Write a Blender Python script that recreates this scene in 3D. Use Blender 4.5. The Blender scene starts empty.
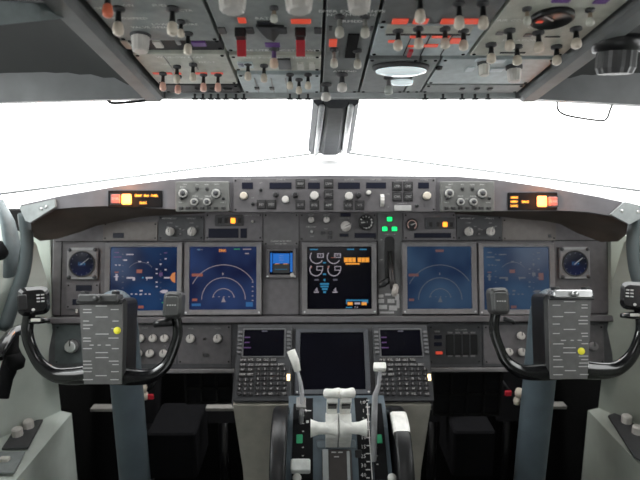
import bpy, bmesh, math, random
from mathutils import Vector, Matrix
random.seed(7)
E = 1.30                      # eye height above the floor
CX = 0.045                    # aircraft centre line
FPX = 554.0
PITCH = math.radians(12.0); YAW = math.radians(-0.62)
col = bpy.context.scene.collection
sc = bpy.context.scene

# ------------------------------------------------------------------ camera
cam_d = bpy.data.cameras.new('camera'); cam = bpy.data.objects.new('camera', cam_d); col.objects.link(cam)
cam.location = (0, 0, E); cam.rotation_euler = (math.pi/2 - PITCH, 0, YAW)
cam_d.sensor_width = 36; cam_d.lens = FPX/640*36; cam_d.clip_start = .02
sc.camera = cam
cam_d.dof.use_dof = True; cam_d.dof.focus_distance = 1.0; cam_d.dof.aperture_fstop = 5.6
CR = cam.rotation_euler.to_matrix()
def ray(px, py): return CR @ Vector(((px-320)/FPX, -(py-240)/FPX, -1))
def at(px, py, depth): return Vector((0, 0, E)) + ray(px, py)*depth

# ------------------------------------------------------------------ materials
MATS = {}
def mat(name, c, rough=.5, metal=0., emit=0., ecol=None, noise=.06, scale=60., spec=.5, coat=0., bump=0.):
    if name in MATS: return MATS[name]
    if name.startswith('symbol'): ecol = ecol or c; c = tuple(x*.08 for x in c)
    m = bpy.data.materials.new(name); m.use_nodes = True; MATS[name] = m
    nt = m.node_tree; b = nt.nodes['Principled BSDF']
    b.inputs['Roughness'].default_value = rough; b.inputs['Metallic'].default_value = metal
    b.inputs['Specular IOR Level'].default_value = spec
    b.inputs['Coat Weight'].default_value = coat
    if noise > 0:
        tc = nt.nodes.new('ShaderNodeTexCoord'); n = nt.nodes.new('ShaderNodeTexNoise'); r = nt.nodes.new('ShaderNodeValToRGB')
        n.inputs['Scale'].default_value = scale; n.inputs['Detail'].default_value = 4
        nt.links.new(tc.outputs['Object'], n.inputs['Vector']); nt.links.new(n.outputs['Fac'], r.inputs['Fac'])
        r.color_ramp.elements[0].position = .3; r.color_ramp.elements[1].position = .7
        r.color_ramp.elements[0].color = [max(0, x*(1-noise*2)) for x in c] + [1]
        r.color_ramp.elements[1].color = [min(1, x*(1+noise*2)) for x in c] + [1]
        nt.links.new(r.outputs['Color'], b.inputs['Base Color'])
        if bump:
            bp = nt.nodes.new('ShaderNodeBump'); bp.inputs['Strength'].default_value = bump; bp.inputs['Distance'].default_value = .001
            nt.links.new(n.outputs['Fac'], bp.inputs['Height']); nt.links.new(bp.outputs['Normal'], b.inputs['Normal'])
    else: b.inputs['Base Color'].default_value = (*c, 1)
    if emit:
        b.inputs['Emission Color'].default_value = (*(ecol or c), 1); b.inputs['Emission Strength'].default_value = emit
    return m
def screen_mat(name, c0, c1, strength):
    m = bpy.data.materials.new(name); m.use_nodes = True; MATS[name] = m
    nt = m.node_tree; b = nt.nodes['Principled BSDF']
    b.inputs['Base Color'].default_value = (.004, .004, .006, 1); b.inputs['Roughness'].default_value = .15; b.inputs['Specular IOR Level'].default_value = .12
    tc = nt.nodes.new('ShaderNodeTexCoord'); n = nt.nodes.new('ShaderNodeTexNoise'); r = nt.nodes.new('ShaderNodeValToRGB')
    n.inputs['Scale'].default_value = 9; n.inputs['Detail'].default_value = 1.5
    nt.links.new(tc.outputs['Object'], n.inputs['Vector']); nt.links.new(n.outputs['Fac'], r.inputs['Fac'])
    r.color_ramp.elements[0].position = .36; r.color_ramp.elements[1].position = .64
    r.color_ramp.elements[0].color = (*c0, 1); r.color_ramp.elements[1].color = (*c1, 1)
    nt.links.new(r.outputs['Color'], b.inputs['Emission Color']); b.inputs['Emission Strength'].default_value = strength
    return m
panel = mat('panel_grey', (.125, .116, .122), .55, bump=.1)
panel_lt = mat('panel_bezel', (.19, .18, .185), .5)
panel_dk = mat('panel_dark', (.050, .050, .054), .55)
shield_m = mat('glareshield_grey', (.125, .118, .128), .7, scale=30)
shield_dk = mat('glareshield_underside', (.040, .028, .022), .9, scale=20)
deck_m = mat('deck_pale', (.80, .80, .80), .9)
black = mat('black_plastic', (.012, .012, .013), .35)
blackg = mat('black_gloss', (.010, .010, .011), .18, coat=.5)
blackm = mat('black_matte', (.008, .008, .009), .85, spec=.15)
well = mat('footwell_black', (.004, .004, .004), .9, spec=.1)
white = mat('white_plastic', (.62, .60, .55), .4)
ink = mat('white_lettering', (.55, .54, .53), .6, noise=0)
inkd = mat('grey_lettering', (.38, .375, .37), .6, noise=0)
cream = mat('cream_knob', (.62, .55, .46), .4)
pale = mat('pale_knob', (.58, .55, .52), .35)
silver = mat('brushed_metal', (.62, .62, .62), .28, metal=.9)
redm = mat('red_guard', (.50, .015, .03), .4)
redg = mat('red_glow', (.16, .02, .01), .4, emit=.48, ecol=(1, .11, .055), noise=0)
oh_grey = mat('overhead_grey', (.27, .29, .285), .5)
oh_light = mat('overhead_light', (.52, .52, .46), .5)
oh_blue = mat('overhead_pale_blue', (.45, .51, .53), .45)
oh_dark = mat('overhead_dark', (.03, .03, .033), .6)
trim_m = mat('trim_grey', (.15, .155, .158), .6, scale=25)
liner_m = mat('liner_dark', (.020, .021, .021), .75, scale=12)
lens_m = mat('lens_glass', (.75, .82, .84), .12, coat=.8, emit=.5, ecol=(.8, .92, .95), noise=0)  # emission stands in for outside light falling on the lens
purple = mat('purple_label', (.16, .07, .28), .5, noise=0)
wall_m = mat('sidewall_greenish', (.46, .50, .46), .65, scale=10)
wall_up = mat('sidewall_teal', (.05, .066, .07), .65, scale=10)
beige = mat('stand_beige', (.42, .40, .35), .6, scale=25)
slate = mat('quadrant_slate', (.075, .10, .12), .45, scale=30)
colm = mat('column_slate', (.085, .11, .128), .45, scale=20)
placard_m = mat('placard_grey', (.13, .128, .126), .5)
yellow = mat('yellow_dot', (.75, .70, .05), .5, emit=.25, ecol=(.8, .75, .05), noise=0)
green = mat('green_band', (.02, .32, .14), .5)
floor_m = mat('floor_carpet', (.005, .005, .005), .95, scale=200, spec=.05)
E_or = mat('lamp_amber', (.9, .45, .05), .5, emit=1.8, ecol=(1, .30, .02), noise=0)
E_hot = mat('lamp_amber_bright', (1, .5, .1), .5, emit=2.8, ecol=(1, .31, .07), noise=0)
E_gr = mat('lamp_green', (.02, .9, .25), .5, emit=1.2, ecol=(.0, .85, .16), noise=0)
E_amt = mat('symbol_amber', (.8, .3, .02), .5, emit=.8, ecol=(1, .38, .04), noise=0)
E_red = mat('symbol_red', (.6, .1, .08), .5, emit=.20, ecol=(.95, .28, .18), noise=0)
E_wh = mat('symbol_white', (.6, .55, .6), .5, emit=.40, ecol=(.8, .72, .85), noise=0)
E_dim = mat('symbol_dim', (.3, .3, .4), .5, emit=.13, ecol=(.55, .52, .72), noise=0)
E_cy = mat('symbol_cyan', (.02, .3, .5), .5, emit=.34, ecol=(.05, .45, .85), noise=0)
E_mg = mat('symbol_magenta', (.3, .08, .5), .5, emit=.11, ecol=(.50, .22, .75), noise=0)
E_grn = mat('symbol_green', (.02, .3, .1), .5, emit=.35, ecol=(.05, .6, .2), noise=0)
E_sky = mat('symbol_sky', (.01, .15, .5), .5, emit=.55, ecol=(.01, .22, .85), noise=0)
scr_pfd = screen_mat('screen_navy', (.004, .009, .034), (.010, .034, .095), 1)  # navy noise emission stands in for reflected outside haze
scr_nd = screen_mat('screen_nav', (.006, .009, .035), (.018, .035, .10), 1)  # blue is the outside reflection, put into the emission
scr_refl_haze = screen_mat('screen_reflected_haze', (.009, .020, .050), (.026, .052, .095), 1)  # stronger reflected daylight haze painted as emission, right-hand screens
scr_blk = screen_mat('screen_black', (0, 0, .0005), (.0008, .0008, .002), 1)
lcd = mat('lcd_dark', (.010, .011, .022), .4, noise=0, spec=.2)
btn_m = mat('button_dark', (.024, .022, .024), .45)

# ------------------------------------------------------------------ mesh builder
class MB:
    def __init__(s): s.v = []; s.f = []; s.m = []; s.mats = []; s.sm = []
    def mi(s, m):
        if m not in s.mats: s.mats.append(m)
        return s.mats.index(m)
    def add(s, vs, fs, m, smooth=False, M=None):
        b = len(s.v); i = s.mi(m)
        s.v += [tuple(M @ Vector(p)) if M else tuple(p) for p in vs]
        for f in fs: s.f.append(tuple(b+k for k in f)); s.m.append(i); s.sm.append(smooth)
        return s
    def box(s, x0, x1, y0, y1, z0, z1, m, bev=0., M=None):
        if bev <= 0:
            vs = [(x, y, z) for z in (z0, z1) for y in (y0, y1) for x in (x0, x1)]
            return s.add(vs, [(0, 2, 3, 1), (4, 5, 7, 6), (0, 1, 5, 4), (2, 6, 7, 3), (0, 4, 6, 2), (1, 3, 7, 5)], m, M=M)
        bev = min(bev, .49*(x1-x0), .49*(y1-y0))
        r = bev; pts = []
        for (cx, cy, a0) in ((x1-r, y1-r, 0), (x0+r, y1-r, 90), (x0+r, y0+r, 180), (x1-r, y0+r, 270)):
            for k in range(4):
                a = math.radians(a0+k*30); pts.append((cx+r*math.cos(a), cy+r*math.sin(a)))
        zb = min(r*.5, .4*(z1-z0)); cx, cy = (x0+x1)/2, (y0+y1)/2
        sx = max(.1, ((x1-x0)/2-zb)/((x1-x0)/2)); sy = max(.1, ((y1-y0)/2-zb)/((y1-y0)/2))
        return s.rings([[(x, y, z0) for x, y in pts], [(x, y, z1-zb) for x, y in pts], [(cx+(x-cx)*sx, cy+(y-cy)*sy, z1) for x, y in pts]], m, cap0=True, M=M)
    def rings(s, rs, m, cap0=True, cap1=True, smooth=False, M=None):
        n = len(rs[0]); vs = [p for r in rs for p in r]; fs = []
        for i in range(len(rs)-1):
            for k in range(n):
                k2 = (k+1) % n; fs.append((i*n+k, i*n+k2, (i+1)*n+k2, (i+1)*n+k))
        if cap0: fs.append(tuple(range(n-1, -1, -1)))
        if cap1: fs.append(tuple((len(rs)-1)*n+k for k in range(n)))
        return s.add(vs, fs, m, smooth, M)
    def prism(s, poly, z0, z1, m, M=None):
        a = sum(poly[i][0]*poly[(i+1) % len(poly)][1]-poly[(i+1) % len(poly)][0]*poly[i][1] for i in range(len(poly)))
        if a < 0: poly = poly[::-1]
        return s.rings([[(x, y, z0) for x, y in poly], [(x, y, z1) for x, y in poly]], m, M=M)
    def lathe(s, prof, m, seg=20, c=(0, 0, 0), sx=1, sy=1, smooth=True, M=None, knurl=0):
        rs = []
        for r, z in prof:
            rs.append([(c[0]+sx*(r*(1-(knurl if k % 2 else 0)))*math.cos(2*math.pi*k/seg), c[1]+sy*(r*(1-(knurl if k % 2 else 0)))*math.sin(2*math.pi*k/seg), c[2]+z) for k in range(seg)])
        return s.rings(rs, m, smooth=smooth, M=M)
    def ringflat(s, c, r0, r1, z, m, a0=0, a1=360, seg=28):
        vs = []; n = seg
        for k in range(n+1):
            a = math.radians(a0+(a1-a0)*k/n)
            vs += [(c[0]+r0*math.cos(a), c[1]+r0*math.sin(a), z), (c[0]+r1*math.cos(a), c[1]+r1*math.sin(a), z)]
        return s.add(vs, [(2*k, 2*k+1, 2*k+3, 2*k+2) for k in range(n)], m)
    def quad(s, x0, x1, y0, y1, z, m): return s.add([(x0, y0, z), (x1, y0, z), (x1, y1, z), (x0, y1, z)], [(0, 1, 2, 3)], m)
    def tube(s, pts, rad, m, seg=12, el=1., smooth=True, cap=True):
        pts = [Vector(p) for p in pts]
        if not isinstance(rad, (list, tuple)): rad = [rad]*len(pts)
        rs = []; ref = None
        for i, p in enumerate(pts):
            t = (pts[min(i+1, len(pts)-1)]-pts[max(i-1, 0)]).normalized()
            if ref is None:
                ref = Vector((0, 0, 1)) if abs(t.z) < .8 else Vector((1, 0, 0))
            a = (ref - t*ref.dot(t)).normalized(); b = t.cross(a); ref = a
            rs.append([tuple(p + a*rad[i]*math.cos(2*math.pi*k/seg)*el + b*rad[i]*math.sin(2*math.pi*k/seg)) for k in range(seg)])
        return s.rings(rs, m, cap0=cap, cap1=cap, smooth=smooth)
    def text(s, t, x, y, h, m, z=.0006, maxw=None):
        vs, fs, w = text_geo(t)
        if not vs: return s
        k = h/.7; kx = k
        if maxw and w*k > maxw: kx = maxw/w
        return s.add([(x+p[0]*kx, y+p[1]*k, z) for p in vs], fs, m)
    def mesh(s, name):
        me = bpy.data.meshes.new(name); me.from_pydata(s.v, [], s.f)
        for m in s.mats: me.materials.append(m)
        me.polygons.foreach_set('material_index', s.m); me.polygons.foreach_set('use_smooth', s.sm); me.update()
        return me
_T = {}
def text_geo(t):
    if t in _T: return _T[t]
    cu = bpy.data.curves.new('t', 'FONT'); cu.body = t; cu.align_x = 'CENTER'; cu.align_y = 'CENTER'; cu.resolution_u = 1
    o = bpy.data.objects.new('t', cu); col.objects.link(o)
    dg = bpy.context.evaluated_depsgraph_get(); me = bpy.data.meshes.new_from_object(o.evaluated_get(dg))
    vs = [tuple(v.co) for v in me.vertices]; fs = [tuple(p.vertices) for p in me.polygons]
    w = max([v[0] for v in vs])-min([v[0] for v in vs]) if vs else 0
    bpy.data.objects.remove(o); bpy.data.meshes.remove(me); bpy.data.curves.remove(cu)
    _T[t] = (vs, fs, w); return _T[t]
def spline(pts, n=6):
    P = [Vector(p) for p in pts]; out = []
    for i in range(len(P)-1):
        p0, p1, p2, p3 = P[max(i-1, 0)], P[i], P[i+1], P[min(i+2, len(P)-1)]
        for k in range(n):
            t = k/n
            out.append(.5*((2*p1)+(p2-p0)*t+(2*p0-5*p1+4*p2-p3)*t*t+(3*p1-p0-3*p2+p3)*t**3))
    return out+[P[-1]]

# ------------------------------------------------------------------ objects
def tag(o, label=None, cat=None, group=None, kind=None):
    if label: o['label'] = label
    if cat: o['category'] = cat
    if group: o['group'] = group
    if kind: o['kind'] = kind
    return o
def part(name, mb, parent=None, loc=(0, 0, 0), rz=0., label=None):
    me = mb.mesh(name) if isinstance(mb, MB) else mb
    o = bpy.data.objects.new(name, me); col.objects.link(o); o.location = loc; o.rotation_euler = (0, 0, rz)
    if parent is not None: o.parent = parent.o if isinstance(parent, Thing) else parent
    if label: o['label'] = label
    return o
def struct(name, mb): return tag(part(name, mb), kind='structure')
class Frame:
    """a real flat surface: U right, V up along the surface, N towards the cockpit"""
    def __init__(s, o, V, N): s.o = Vector(o); s.V = Vector(V).normalized(); s.N = Vector(N).normalized(); s.U = s.V.cross(s.N)
    def uv(s, px, py):
        d = ray(px, py); c = Vector((0, 0, E)); t = (s.o-c).dot(s.N)/d.dot(s.N); p = c+d*t-s.o
        return p.dot(s.U), p.dot(s.V)
    def w(s, u, v, n=0): return s.o+s.U*u+s.V*v+s.N*n
    def off(s, n): return Frame(s.o+s.N*n, s.V, s.N)
def reclined(px, py, depth, deg):
    t = math.radians(deg); return Frame(at(px, py, depth), (0, math.sin(t), math.cos(t)), (0, -math.cos(t), math.sin(t)))
class Thing:
    def __init__(s, name, label, cat, f, px, py, group=None):
        s.f = f; s.u, s.v = f.uv(px, py)
        s.o = bpy.data.objects.new(name, None); s.o.empty_display_size = .02; col.objects.link(s.o)
        M = Matrix((f.U, f.V, f.N)).transposed().to_4x4(); M.translation = f.w(s.u, s.v); s.o.matrix_world = M
        tag(s.o, label, cat, group)
    def p(s, px, py):
        u, v = s.f.uv(px, py); return u-s.u, v-s.v
    def rect(s, x0, y0, x1, y1):
        a = s.p((x0+x1)/2, (y0+y1)/2); b0 = s.p(x0, (y0+y1)/2); b1 = s.p(x1, (y0+y1)/2); c0 = s.p((x0+x1)/2, y0); c1 = s.p((x0+x1)/2, y1)
        return b0[0], b1[0], c1[1], c0[1]
_M = {}
def cached(key, fn):
    if key not in _M: _M[key] = fn().mesh(key[0])
    return _M[key]
# --- small repeated parts
def knob(t, px, py, r, m=pale, h=.014, skirt=True, name='knob', pointer=True, z=.0, rz=0., seg=24):
    x, y = t.p(px, py)
    def mk():
        b = MB()
        if skirt: b.lathe([(r*1.15, 0), (r*1.15, h*.18), (r*1.0, h*.25)], panel_dk, seg)
        b.lathe([(r, h*.2), (r*.98, h*.5), (r*.86, h*.95), (r*.7, h), (0.0001, h)], m, seg, smooth=False, knurl=.06)
        if pointer: b.box(-r*.08, r*.08, r*.1, r*.95, h*.9, h*1.06, black)
        return b
    return part(name, cached((name, r, m.name, h, skirt, pointer), mk), t, (x, y, z), rz)
def ringknob(t, px, py, r, rz=0.):
    x, y = t.p(px, py)
    def mk():
        b = MB(); b.lathe([(r, 0), (r, .008), (r*.92, .010), (r*.66, .010), (r*.62, .008), (.0001, .008)], mat('ring_pale', (.42, .41, .39), .4), 24, smooth=False)
        b.lathe([(r*.55, .008), (r*.53, .015), (r*.3, .016), (.0001, .016)], panel_dk, 20)
        b.lathe([(r*1.2, 0), (r*1.2, .002), (.0001, .002)], panel_dk, 24); return b
    return part('knob', cached(('knob', 'ring', r), mk), t, (x, y, 0), rz)
def pointerknob(t, px, py, r, rz=0., m=pale):
    x, y = t.p(px, py)
    def mk():
        b = MB(); b.lathe([(r*1.1, 0), (r*1.1, .004), (r, .006), (.0001, .006)], m, 24)
        b.prism([(-r*.42, -r*1.0), (r*.42, -r*1.0), (r*.36, r*.6), (r*.1, r*1.15), (-r*.1, r*1.15), (-r*.36, r*.6)], .006, .018, m)
        b.box(-r*.06, r*.06, -r*.2, r*1.1, .018, .0186, black); return b
    return part('rotary_knob', cached(('rotary_knob', r, m.name), mk), t, (x, y, 0), rz)
def button(t, px, py, w, h, m=btn_m, name='push_button', lit=None, hz=.005, txt=None):
    x, y = t.p(px, py)
    def mk():
        b = MB(); b.box(-w/2, w/2, -h/2, h/2, 0, hz, m, min(w, h)*.12)
        b.box(-w*.62, w*.62, -h*.62, h*.62, 0, hz*.25, black)
        if lit: b.quad(-w*.42, w*.42, -h*.40, h*.40, hz+.0004, lit)
        if txt: b.text(txt, 0, 0, h*.34, inkd, hz+.0006, w*.8)
        return b
    return part(name, cached((name, round(w, 5), round(h, 5), m.name, lit.name if lit else '', txt or '', hz), mk), t, (x, y, 0))
def toggle(t, px, py, L=.024, r=.0032, tip=cream, name='toggle_switch', tilt=0., stem=black):
    x, y = t.p(px, py)
    def mk():
        b = MB(); b.lathe([(r*1.9, 0), (r*1.9, .003), (r*1.2, .004), (r*.9, .005)], panel_dk, 12)
        b.lathe([(r*.75, .004), (r*.95, L*.55), (r*.95, L*.6)], stem, 12); return b
    def mt():
        b = MB(); b.lathe([(r*.9, 0), (r*1.35, L*.06), (r*1.65, L*.3), (r*1.5, L*.44), (r*.9, L*.51), (.0001, L*.52)], tip, 14); return b
    o = part(name, cached((name, L, r, stem.name), mk), t, (x, y, 0)); o.rotation_euler = (tilt, 0, 0)
    c = part('switch_tip', cached(('switch_tip', L, r, tip.name), mt), o, (0, 0, L*.56))
    return o
def lamp(t, px, py, w, h, m, name='indicator_light', hz=.003):
    x, y = t.p(px, py)
    def mk():
        b = MB(); b.box(-w/2, w/2, -h/2, h/2, 0, hz, m, min(w, h)*.15); b.box(-w/2-.0012, w/2+.0012, -h/2-.0012, h/2+.0012, 0, hz*.5, black); return b
    return part(name, cached((name, round(w, 5), round(h, 5), m.name), mk), t, (x, y, 0))
def screws(mb, x0, x1, y0, y1, z, r=.0022):
    for x in (x0, x1):
        for y in (y0, y1): mb.lathe([(r, 0), (r*.9, .0008), (.0001, .0008)], blackm, 8, (x, y, z))
def plate(t, x0, y0, x1, y1, m=panel, th=.006, bev=.002, name='face_plate', scr=True, letters=(), z0=0., extra=None):
    a = t.rect(x0, y0, x1, y1); b = MB(); b.box(*a, z0-th, z0, m, bev)
    if scr: screws(b, a[0]+.006, a[1]-.006, a[2]+.006, a[3]-.006, z0)
    for (s_, px, py, h, mm) in letters:
        x, y = t.p(px, py); b.text(s_, x, y, h, mm, z0+.0006)
    if extra: extra(b)
    return part(name, b, t)

# ================================================================== surfaces
MAIN = reclined(330, 285, 1.47, 15)
GS = reclined(330, 195, 1.35, 12)
CDUF = reclined(262, 365, 1.385, 39)
QF = reclined(336, 440, 1.225, 53)
YF_D = 1.12
a_o = math.radians(14.3)
OH = Frame(at(335, 0, .665), (0, -math.cos(a_o), math.sin(a_o)), (0, -math.sin(a_o), -math.cos(a_o)))
PXM = 1.45/554            # metres per pixel at the main panel
def R(x, y, z): return (x, y, z+E)

# ================================================================== room shell
hw = .725
def sx(side, h): return CX + side*h
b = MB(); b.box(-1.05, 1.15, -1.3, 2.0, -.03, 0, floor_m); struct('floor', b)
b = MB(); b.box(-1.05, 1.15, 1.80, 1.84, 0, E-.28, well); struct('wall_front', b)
for side, nm in ((-1, 'left'), (1, 'right')):
    b = MB()
    def prof(o): return [(.712, -1.3), (.704, -.772), (.732+o, -.765), (.732+o*.9, -.40), (.75+o*.6, -.30), (.86, -.215), (.96, -.215), (.96, -1.3)]
    b.rings([[(sx(side, h), y, z+E) for h, z in prof(o)] for y, o in ((-1.3, .15), (1.05, .13), (1.25, .09), (1.38, 0))], wall_m if side < 0 else mat('sidewall_shaded', (.27, .285, .25), .65, scale=10)); struct('wall_'+nm, b)  # right wall darker: its weaker daylight is put into the colour
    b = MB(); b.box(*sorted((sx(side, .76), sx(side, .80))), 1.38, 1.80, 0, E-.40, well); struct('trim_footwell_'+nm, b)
    # window post between windshield and side window, sloping
    b = MB(); b.tube([R(sx(side, .93), 1.36, -.24), R(sx(side, .90), 1.26, -.10), R(sx(side, .87), 1.14, .05), R(sx(side, .84), 1.05, .20)], [.05, .035, .035, .04], trim_m, 12); struct('trim_window_post_'+nm, b)
    # side window: frame with pane
    b = MB()
    fr = [(1.30, -.215), (1.08, .085), (.30, .105), (.12, -.215)]
    inn = [(1.225, -.185), (1.05, .055), (.33, .07), (.17, -.185)]
    def X(z, o=0): return sx(side, .90 - (z+.215)*.16 + o)
    vo = [R(X(z), y, z) for y, z in fr]; vi = [R(X(z), y, z) for y, z in inn]
    vo2 = [R(X(z, .04), y, z) for y, z in fr]; vi2 = [R(X(z, .04), y, z) for y, z in inn]
    fs = []
    for k in range(4):
        j = (k+1) % 4; fs += [(k, j, 4+j, 4+k), (8+k, 8+j, 12+j, 12+k), (4+k, 4+j, 12+j, 12+k)]
    b.add(vo+vi+vo2+vi2, fs, wall_up)
    w = struct('window_%d' % (3 if side < 0 else 4), b)
    b = MB(); b.add([R(X(z, .02), y, z) for y, z in inn], [(0, 1, 2, 3)], MATS.get('glass') or None or mat('x', (1, 1, 1))); gl_side = part('pane', b, w)
    w['_p'] = 1; del w['_p']
def glass():
    m = bpy.data.materials.new('window_glass'); m.use_nodes = True; nt = m.node_tree; nt.nodes.clear()
    o = nt.nodes.new('ShaderNodeOutputMaterial'); mx = nt.nodes.new('ShaderNodeMixShader'); tr = nt.nodes.new('ShaderNodeBsdfTransparent'); g = nt.nodes.new('ShaderNodeBsdfGlossy'); fr = nt.nodes.new('ShaderNodeValue')
    tr.inputs['Color'].default_value = (.95, .97, .96, 1); g.inputs['Roughness'].default_value = .02; fr.outputs[0].default_value = .03
    nt.links.new(fr.outputs[0], mx.inputs[0]); nt.links.new(tr.outputs[0], mx.inputs[1]); nt.links.new(g.outputs[0], mx.inputs[2]); nt.links.new(mx.outputs[0], o.inputs[0]); return m
GL = glass()
for o in bpy.data.objects:
    if o.name.startswith('pane'): o.data.materials.clear(); o.data.materials.append(GL)
# windshield halves: inner/outer top and bottom corners
def wpt(px, py, y):
    d = ray(px, py); return Vector((0, 0, E))+d*(y/d.y)
BI_L, BO_L = wpt(333, 151, 1.62), wpt(-8, 195, 1.45)
BI_R = BI_L; BO_R = Vector((2*CX-BO_L.x, BO_L.y, BO_L.z))
TI = Vector((CX, 1.13, E+.062)); TO_L = Vector((CX-.86, 1.12, E+.050)); TO_R = Vector((CX+.86, 1.12, E+.050))
for n_, (bi, bo, to) in enumerate(((BI_L, BO_L, TO_L), (BI_R, BO_R, TO_R))):
    b = MB()
    def bar(p, q, r, m): b.tube([p, p.lerp(q, .5), q], r, m, 8, smooth=False)
    bar(bi, bo, .0035, mat('sill_grey', (.16, .165, .17), .6)); bar(TI, to, .012, trim_m); bar(to, bo, .02, trim_m); bar(TI, bi, .012, trim_m)
    w = struct('window_%d' % (n_+1), b); w.data.name = 'window_frame'
    b = MB(); b.add([bi, bo, to, TI], [(0, 1, 2, 3)], GL); part('pane', b, w)
# centre post: rounded silver-grey cover with a flat dark middle
b = MB()
p0, p1 = Vector((CX, 1.145, E+.048)), Vector((CX, 1.58, E-.070))
ax = (p1-p0).normalized(); nrm = Vector((0, -1, 0)); nrm = (nrm-ax*nrm.dot(ax)).normalized(); side_ = Vector((1, 0, 0))
pm = mat('post_grey', (.13, .135, .15), .5)
def post_ring(p, hwid):
    o_ = []
    for (s1, n1) in ((-1, -.3), (-1, .25), (-.8, .5), (-.62, .42), (-.55, .2), (-.45, .45), (-.3, .62), (.3, .62), (.45, .45), (.55, .2), (.62, .42), (.8, .5), (1, .25), (1, -.3)):
        o_.append(p+side_*s1*hwid+nrm*n1*.035)
    return o_
b.rings([post_ring(p0, .046), post_ring(p0.lerp(p1, .5), .053), post_ring(p1, .062)], pm)
for s1 in (-.66, .66): b.tube([p0+side_*s1*.044+nrm*.019, p0.lerp(p1, .5)+side_*s1*.051+nrm*.019, p1+side_*s1*.060+nrm*.019], .0065, mat('post_stripe', (.85, .86, .88), .3), 10); struct('trim_center_post', b)

# ceiling and liners either side of the overhead panel
b = MB(); b.box(CX-.95, CX+.95, -1.3, .45, E+.62, E+.65, trim_m); struct('ceiling', b)
def oz(y): # overhead plane height at y
    return OH.o.z - (y-OH.o.y)*math.tan(a_o)
for side, nm in ((-1, 'left'), (1, 'right')):
    b = MB(); n1, n2 = 14, 12; vs = []
    for i in range(n1+1):
        y = -.1 + (1.13+.1)*i/n1; f = i/n1
        z_in = oz(y)+.02; z_out = E + .055 + .10*(1-f)
        for k in range(n2+1):
            t = k/n2; h = .375 + (.90-.375)*t
            rise = .17*math.sin(math.pi*min(1, t*1.15))**.7*(1-f**6) if t < .87 else 0
            vs.append((sx(side, h), y, z_in*(1-t)+z_out*t + rise))
    fs = [(i*(n2+1)+k, i*(n2+1)+k+1, (i+1)*(n2+1)+k+1, (i+1)*(n2+1)+k) for i in range(n1) for k in range(n2)]
    b.add(vs, fs, liner_m, True); struct('ceiling_liner_'+nm, b)
    if side < 0: # pale moulding in the upper corner
        b = MB(); b.rings([[at(-60, 2, .52), at(-60, 30, .52), at(-60, 30, .56), at(-60, 2, .56)], [at(0, 1, .60), at(0, 25, .60), at(0, 25, .64), at(0, 1, .64)], [at(40, 3, .66), at(40, 21, .66), at(40, 21, .70), at(40, 3, .70)], [at(77, 4, .70), at(79, 16, .70), at(79, 16, .74), at(77, 4, .74)]], mat('liner_light', (.17, .20, .205), .6)); struct('trim_liner_'+nm, b)
    # header above the windshield
    b = MB(); vs = []
    for (h, y0, z0, z1) in ((.0, 1.10, .044, .11), (.36, 1.10, .044, .11), (.60, 1.11, .040-(.008 if side > 0 else .002), .12), (.90, 1.11, .034-(.016 if side > 0 else .004), .13)):
        vs += [R(sx(side, h), y0-.02, z0), R(sx(side, h), y0+.05, z0), R(sx(side, h), y0+.05, z1), R(sx(side, h), y0-.02, z1)]
    b.rings([vs[i*4:i*4+4] for i in range(4)], trim_m); struct('trim_window_header_'+nm, b)
b = MB(); b.box(CX-.95, CX-.33, -1.34, -1.3, 0, E+.65, wall_m); b.box(CX+.33, CX+.95, -1.34, -1.3, 0, E+.65, wall_m); b.box(CX-.33, CX+.33, -1.34, -1.3, E+.55, E+.65, wall_m); struct('wall_back', b)
b = MB(); b.box(CX-.33, CX+.33, -1.33, -1.31, 0, E+.55, wall_m, .01); dr = struct('door_1', b)
b = MB(); b.lathe([(.02, 0), (.025, .03), (.0001, .04)], silver, 16, M=Matrix.Translation((CX+.26, -1.31, 1.0)) @ Matrix.Rotation(-math.pi/2, 4, 'X')); part('door_handle', b, dr)
for side, nm in ((-1, 'left'), (1, 'right')):
    b = MB(); b.add([R(sx(side, .96), -1.3, -.215), R(sx(side, .96), .12, -.215), R(sx(side, .92), .30, .105), R(sx(side, .92), 1.12, .105), R(sx(side, .92), 1.12, .65), R(sx(side, .95), -1.3, .65)], [(0, 1, 2, 3, 4, 5)], wall_m); struct('trim_upper_sidewall_'+nm, b)
b = MB(); b.add([R(CX-.95, .45, .65), R(CX+.95, .45, .65), R(CX+.95, 1.16, .10), R(CX-.95, 1.16, .10)], [(0, 1, 2, 3)], trim_m); struct('ceiling_forward', b)

# ================================================================== glareshield
t = Thing('glareshield', 'grey padded glareshield hood spanning the cockpit above the instrument panel', 'glareshield', GS, 330, 195)
b = MB()
top = [(20, 205), (60, 196), (119, 186), (170, 179.5), (205, 176.5), (330, 175.5), (458, 176.5), (495, 179.5), (545, 187), (600, 197), (641, 206)]
bot = [(641, 214), (628, 224), (612, 216), (588, 212), (560, 210.5), (500, 211), (410, 212), (330, 212), (250, 212), (170, 209), (107, 206), (78, 207), (55, 209), (30, 223)]
b.prism([t.p(*q) for q in top+bot], -.03, 0, shield_m); part('hood_face', b, t)
# deck running forward to the windshield base
b = MB()
tw = [GS.w(*GS.uv(*q)) for q in top]
vs = []
for q in tw:
    f = (q.x-CX)/(BO_R.x-CX); f = min(1, abs(f)); base = BI_L.lerp(BO_L if q.x < CX else BO_R, f); vs += [q, Vector((q.x, base.y+.05, base.z-.012))]
Mi = t.o.matrix_world.inverted()
b.add([Mi @ q for q in vs], [(2*k, 2*k+1, 2*k+3, 2*k+2) for k in range(len(tw)-1)], deck_m); part('deck', b, t)
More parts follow.
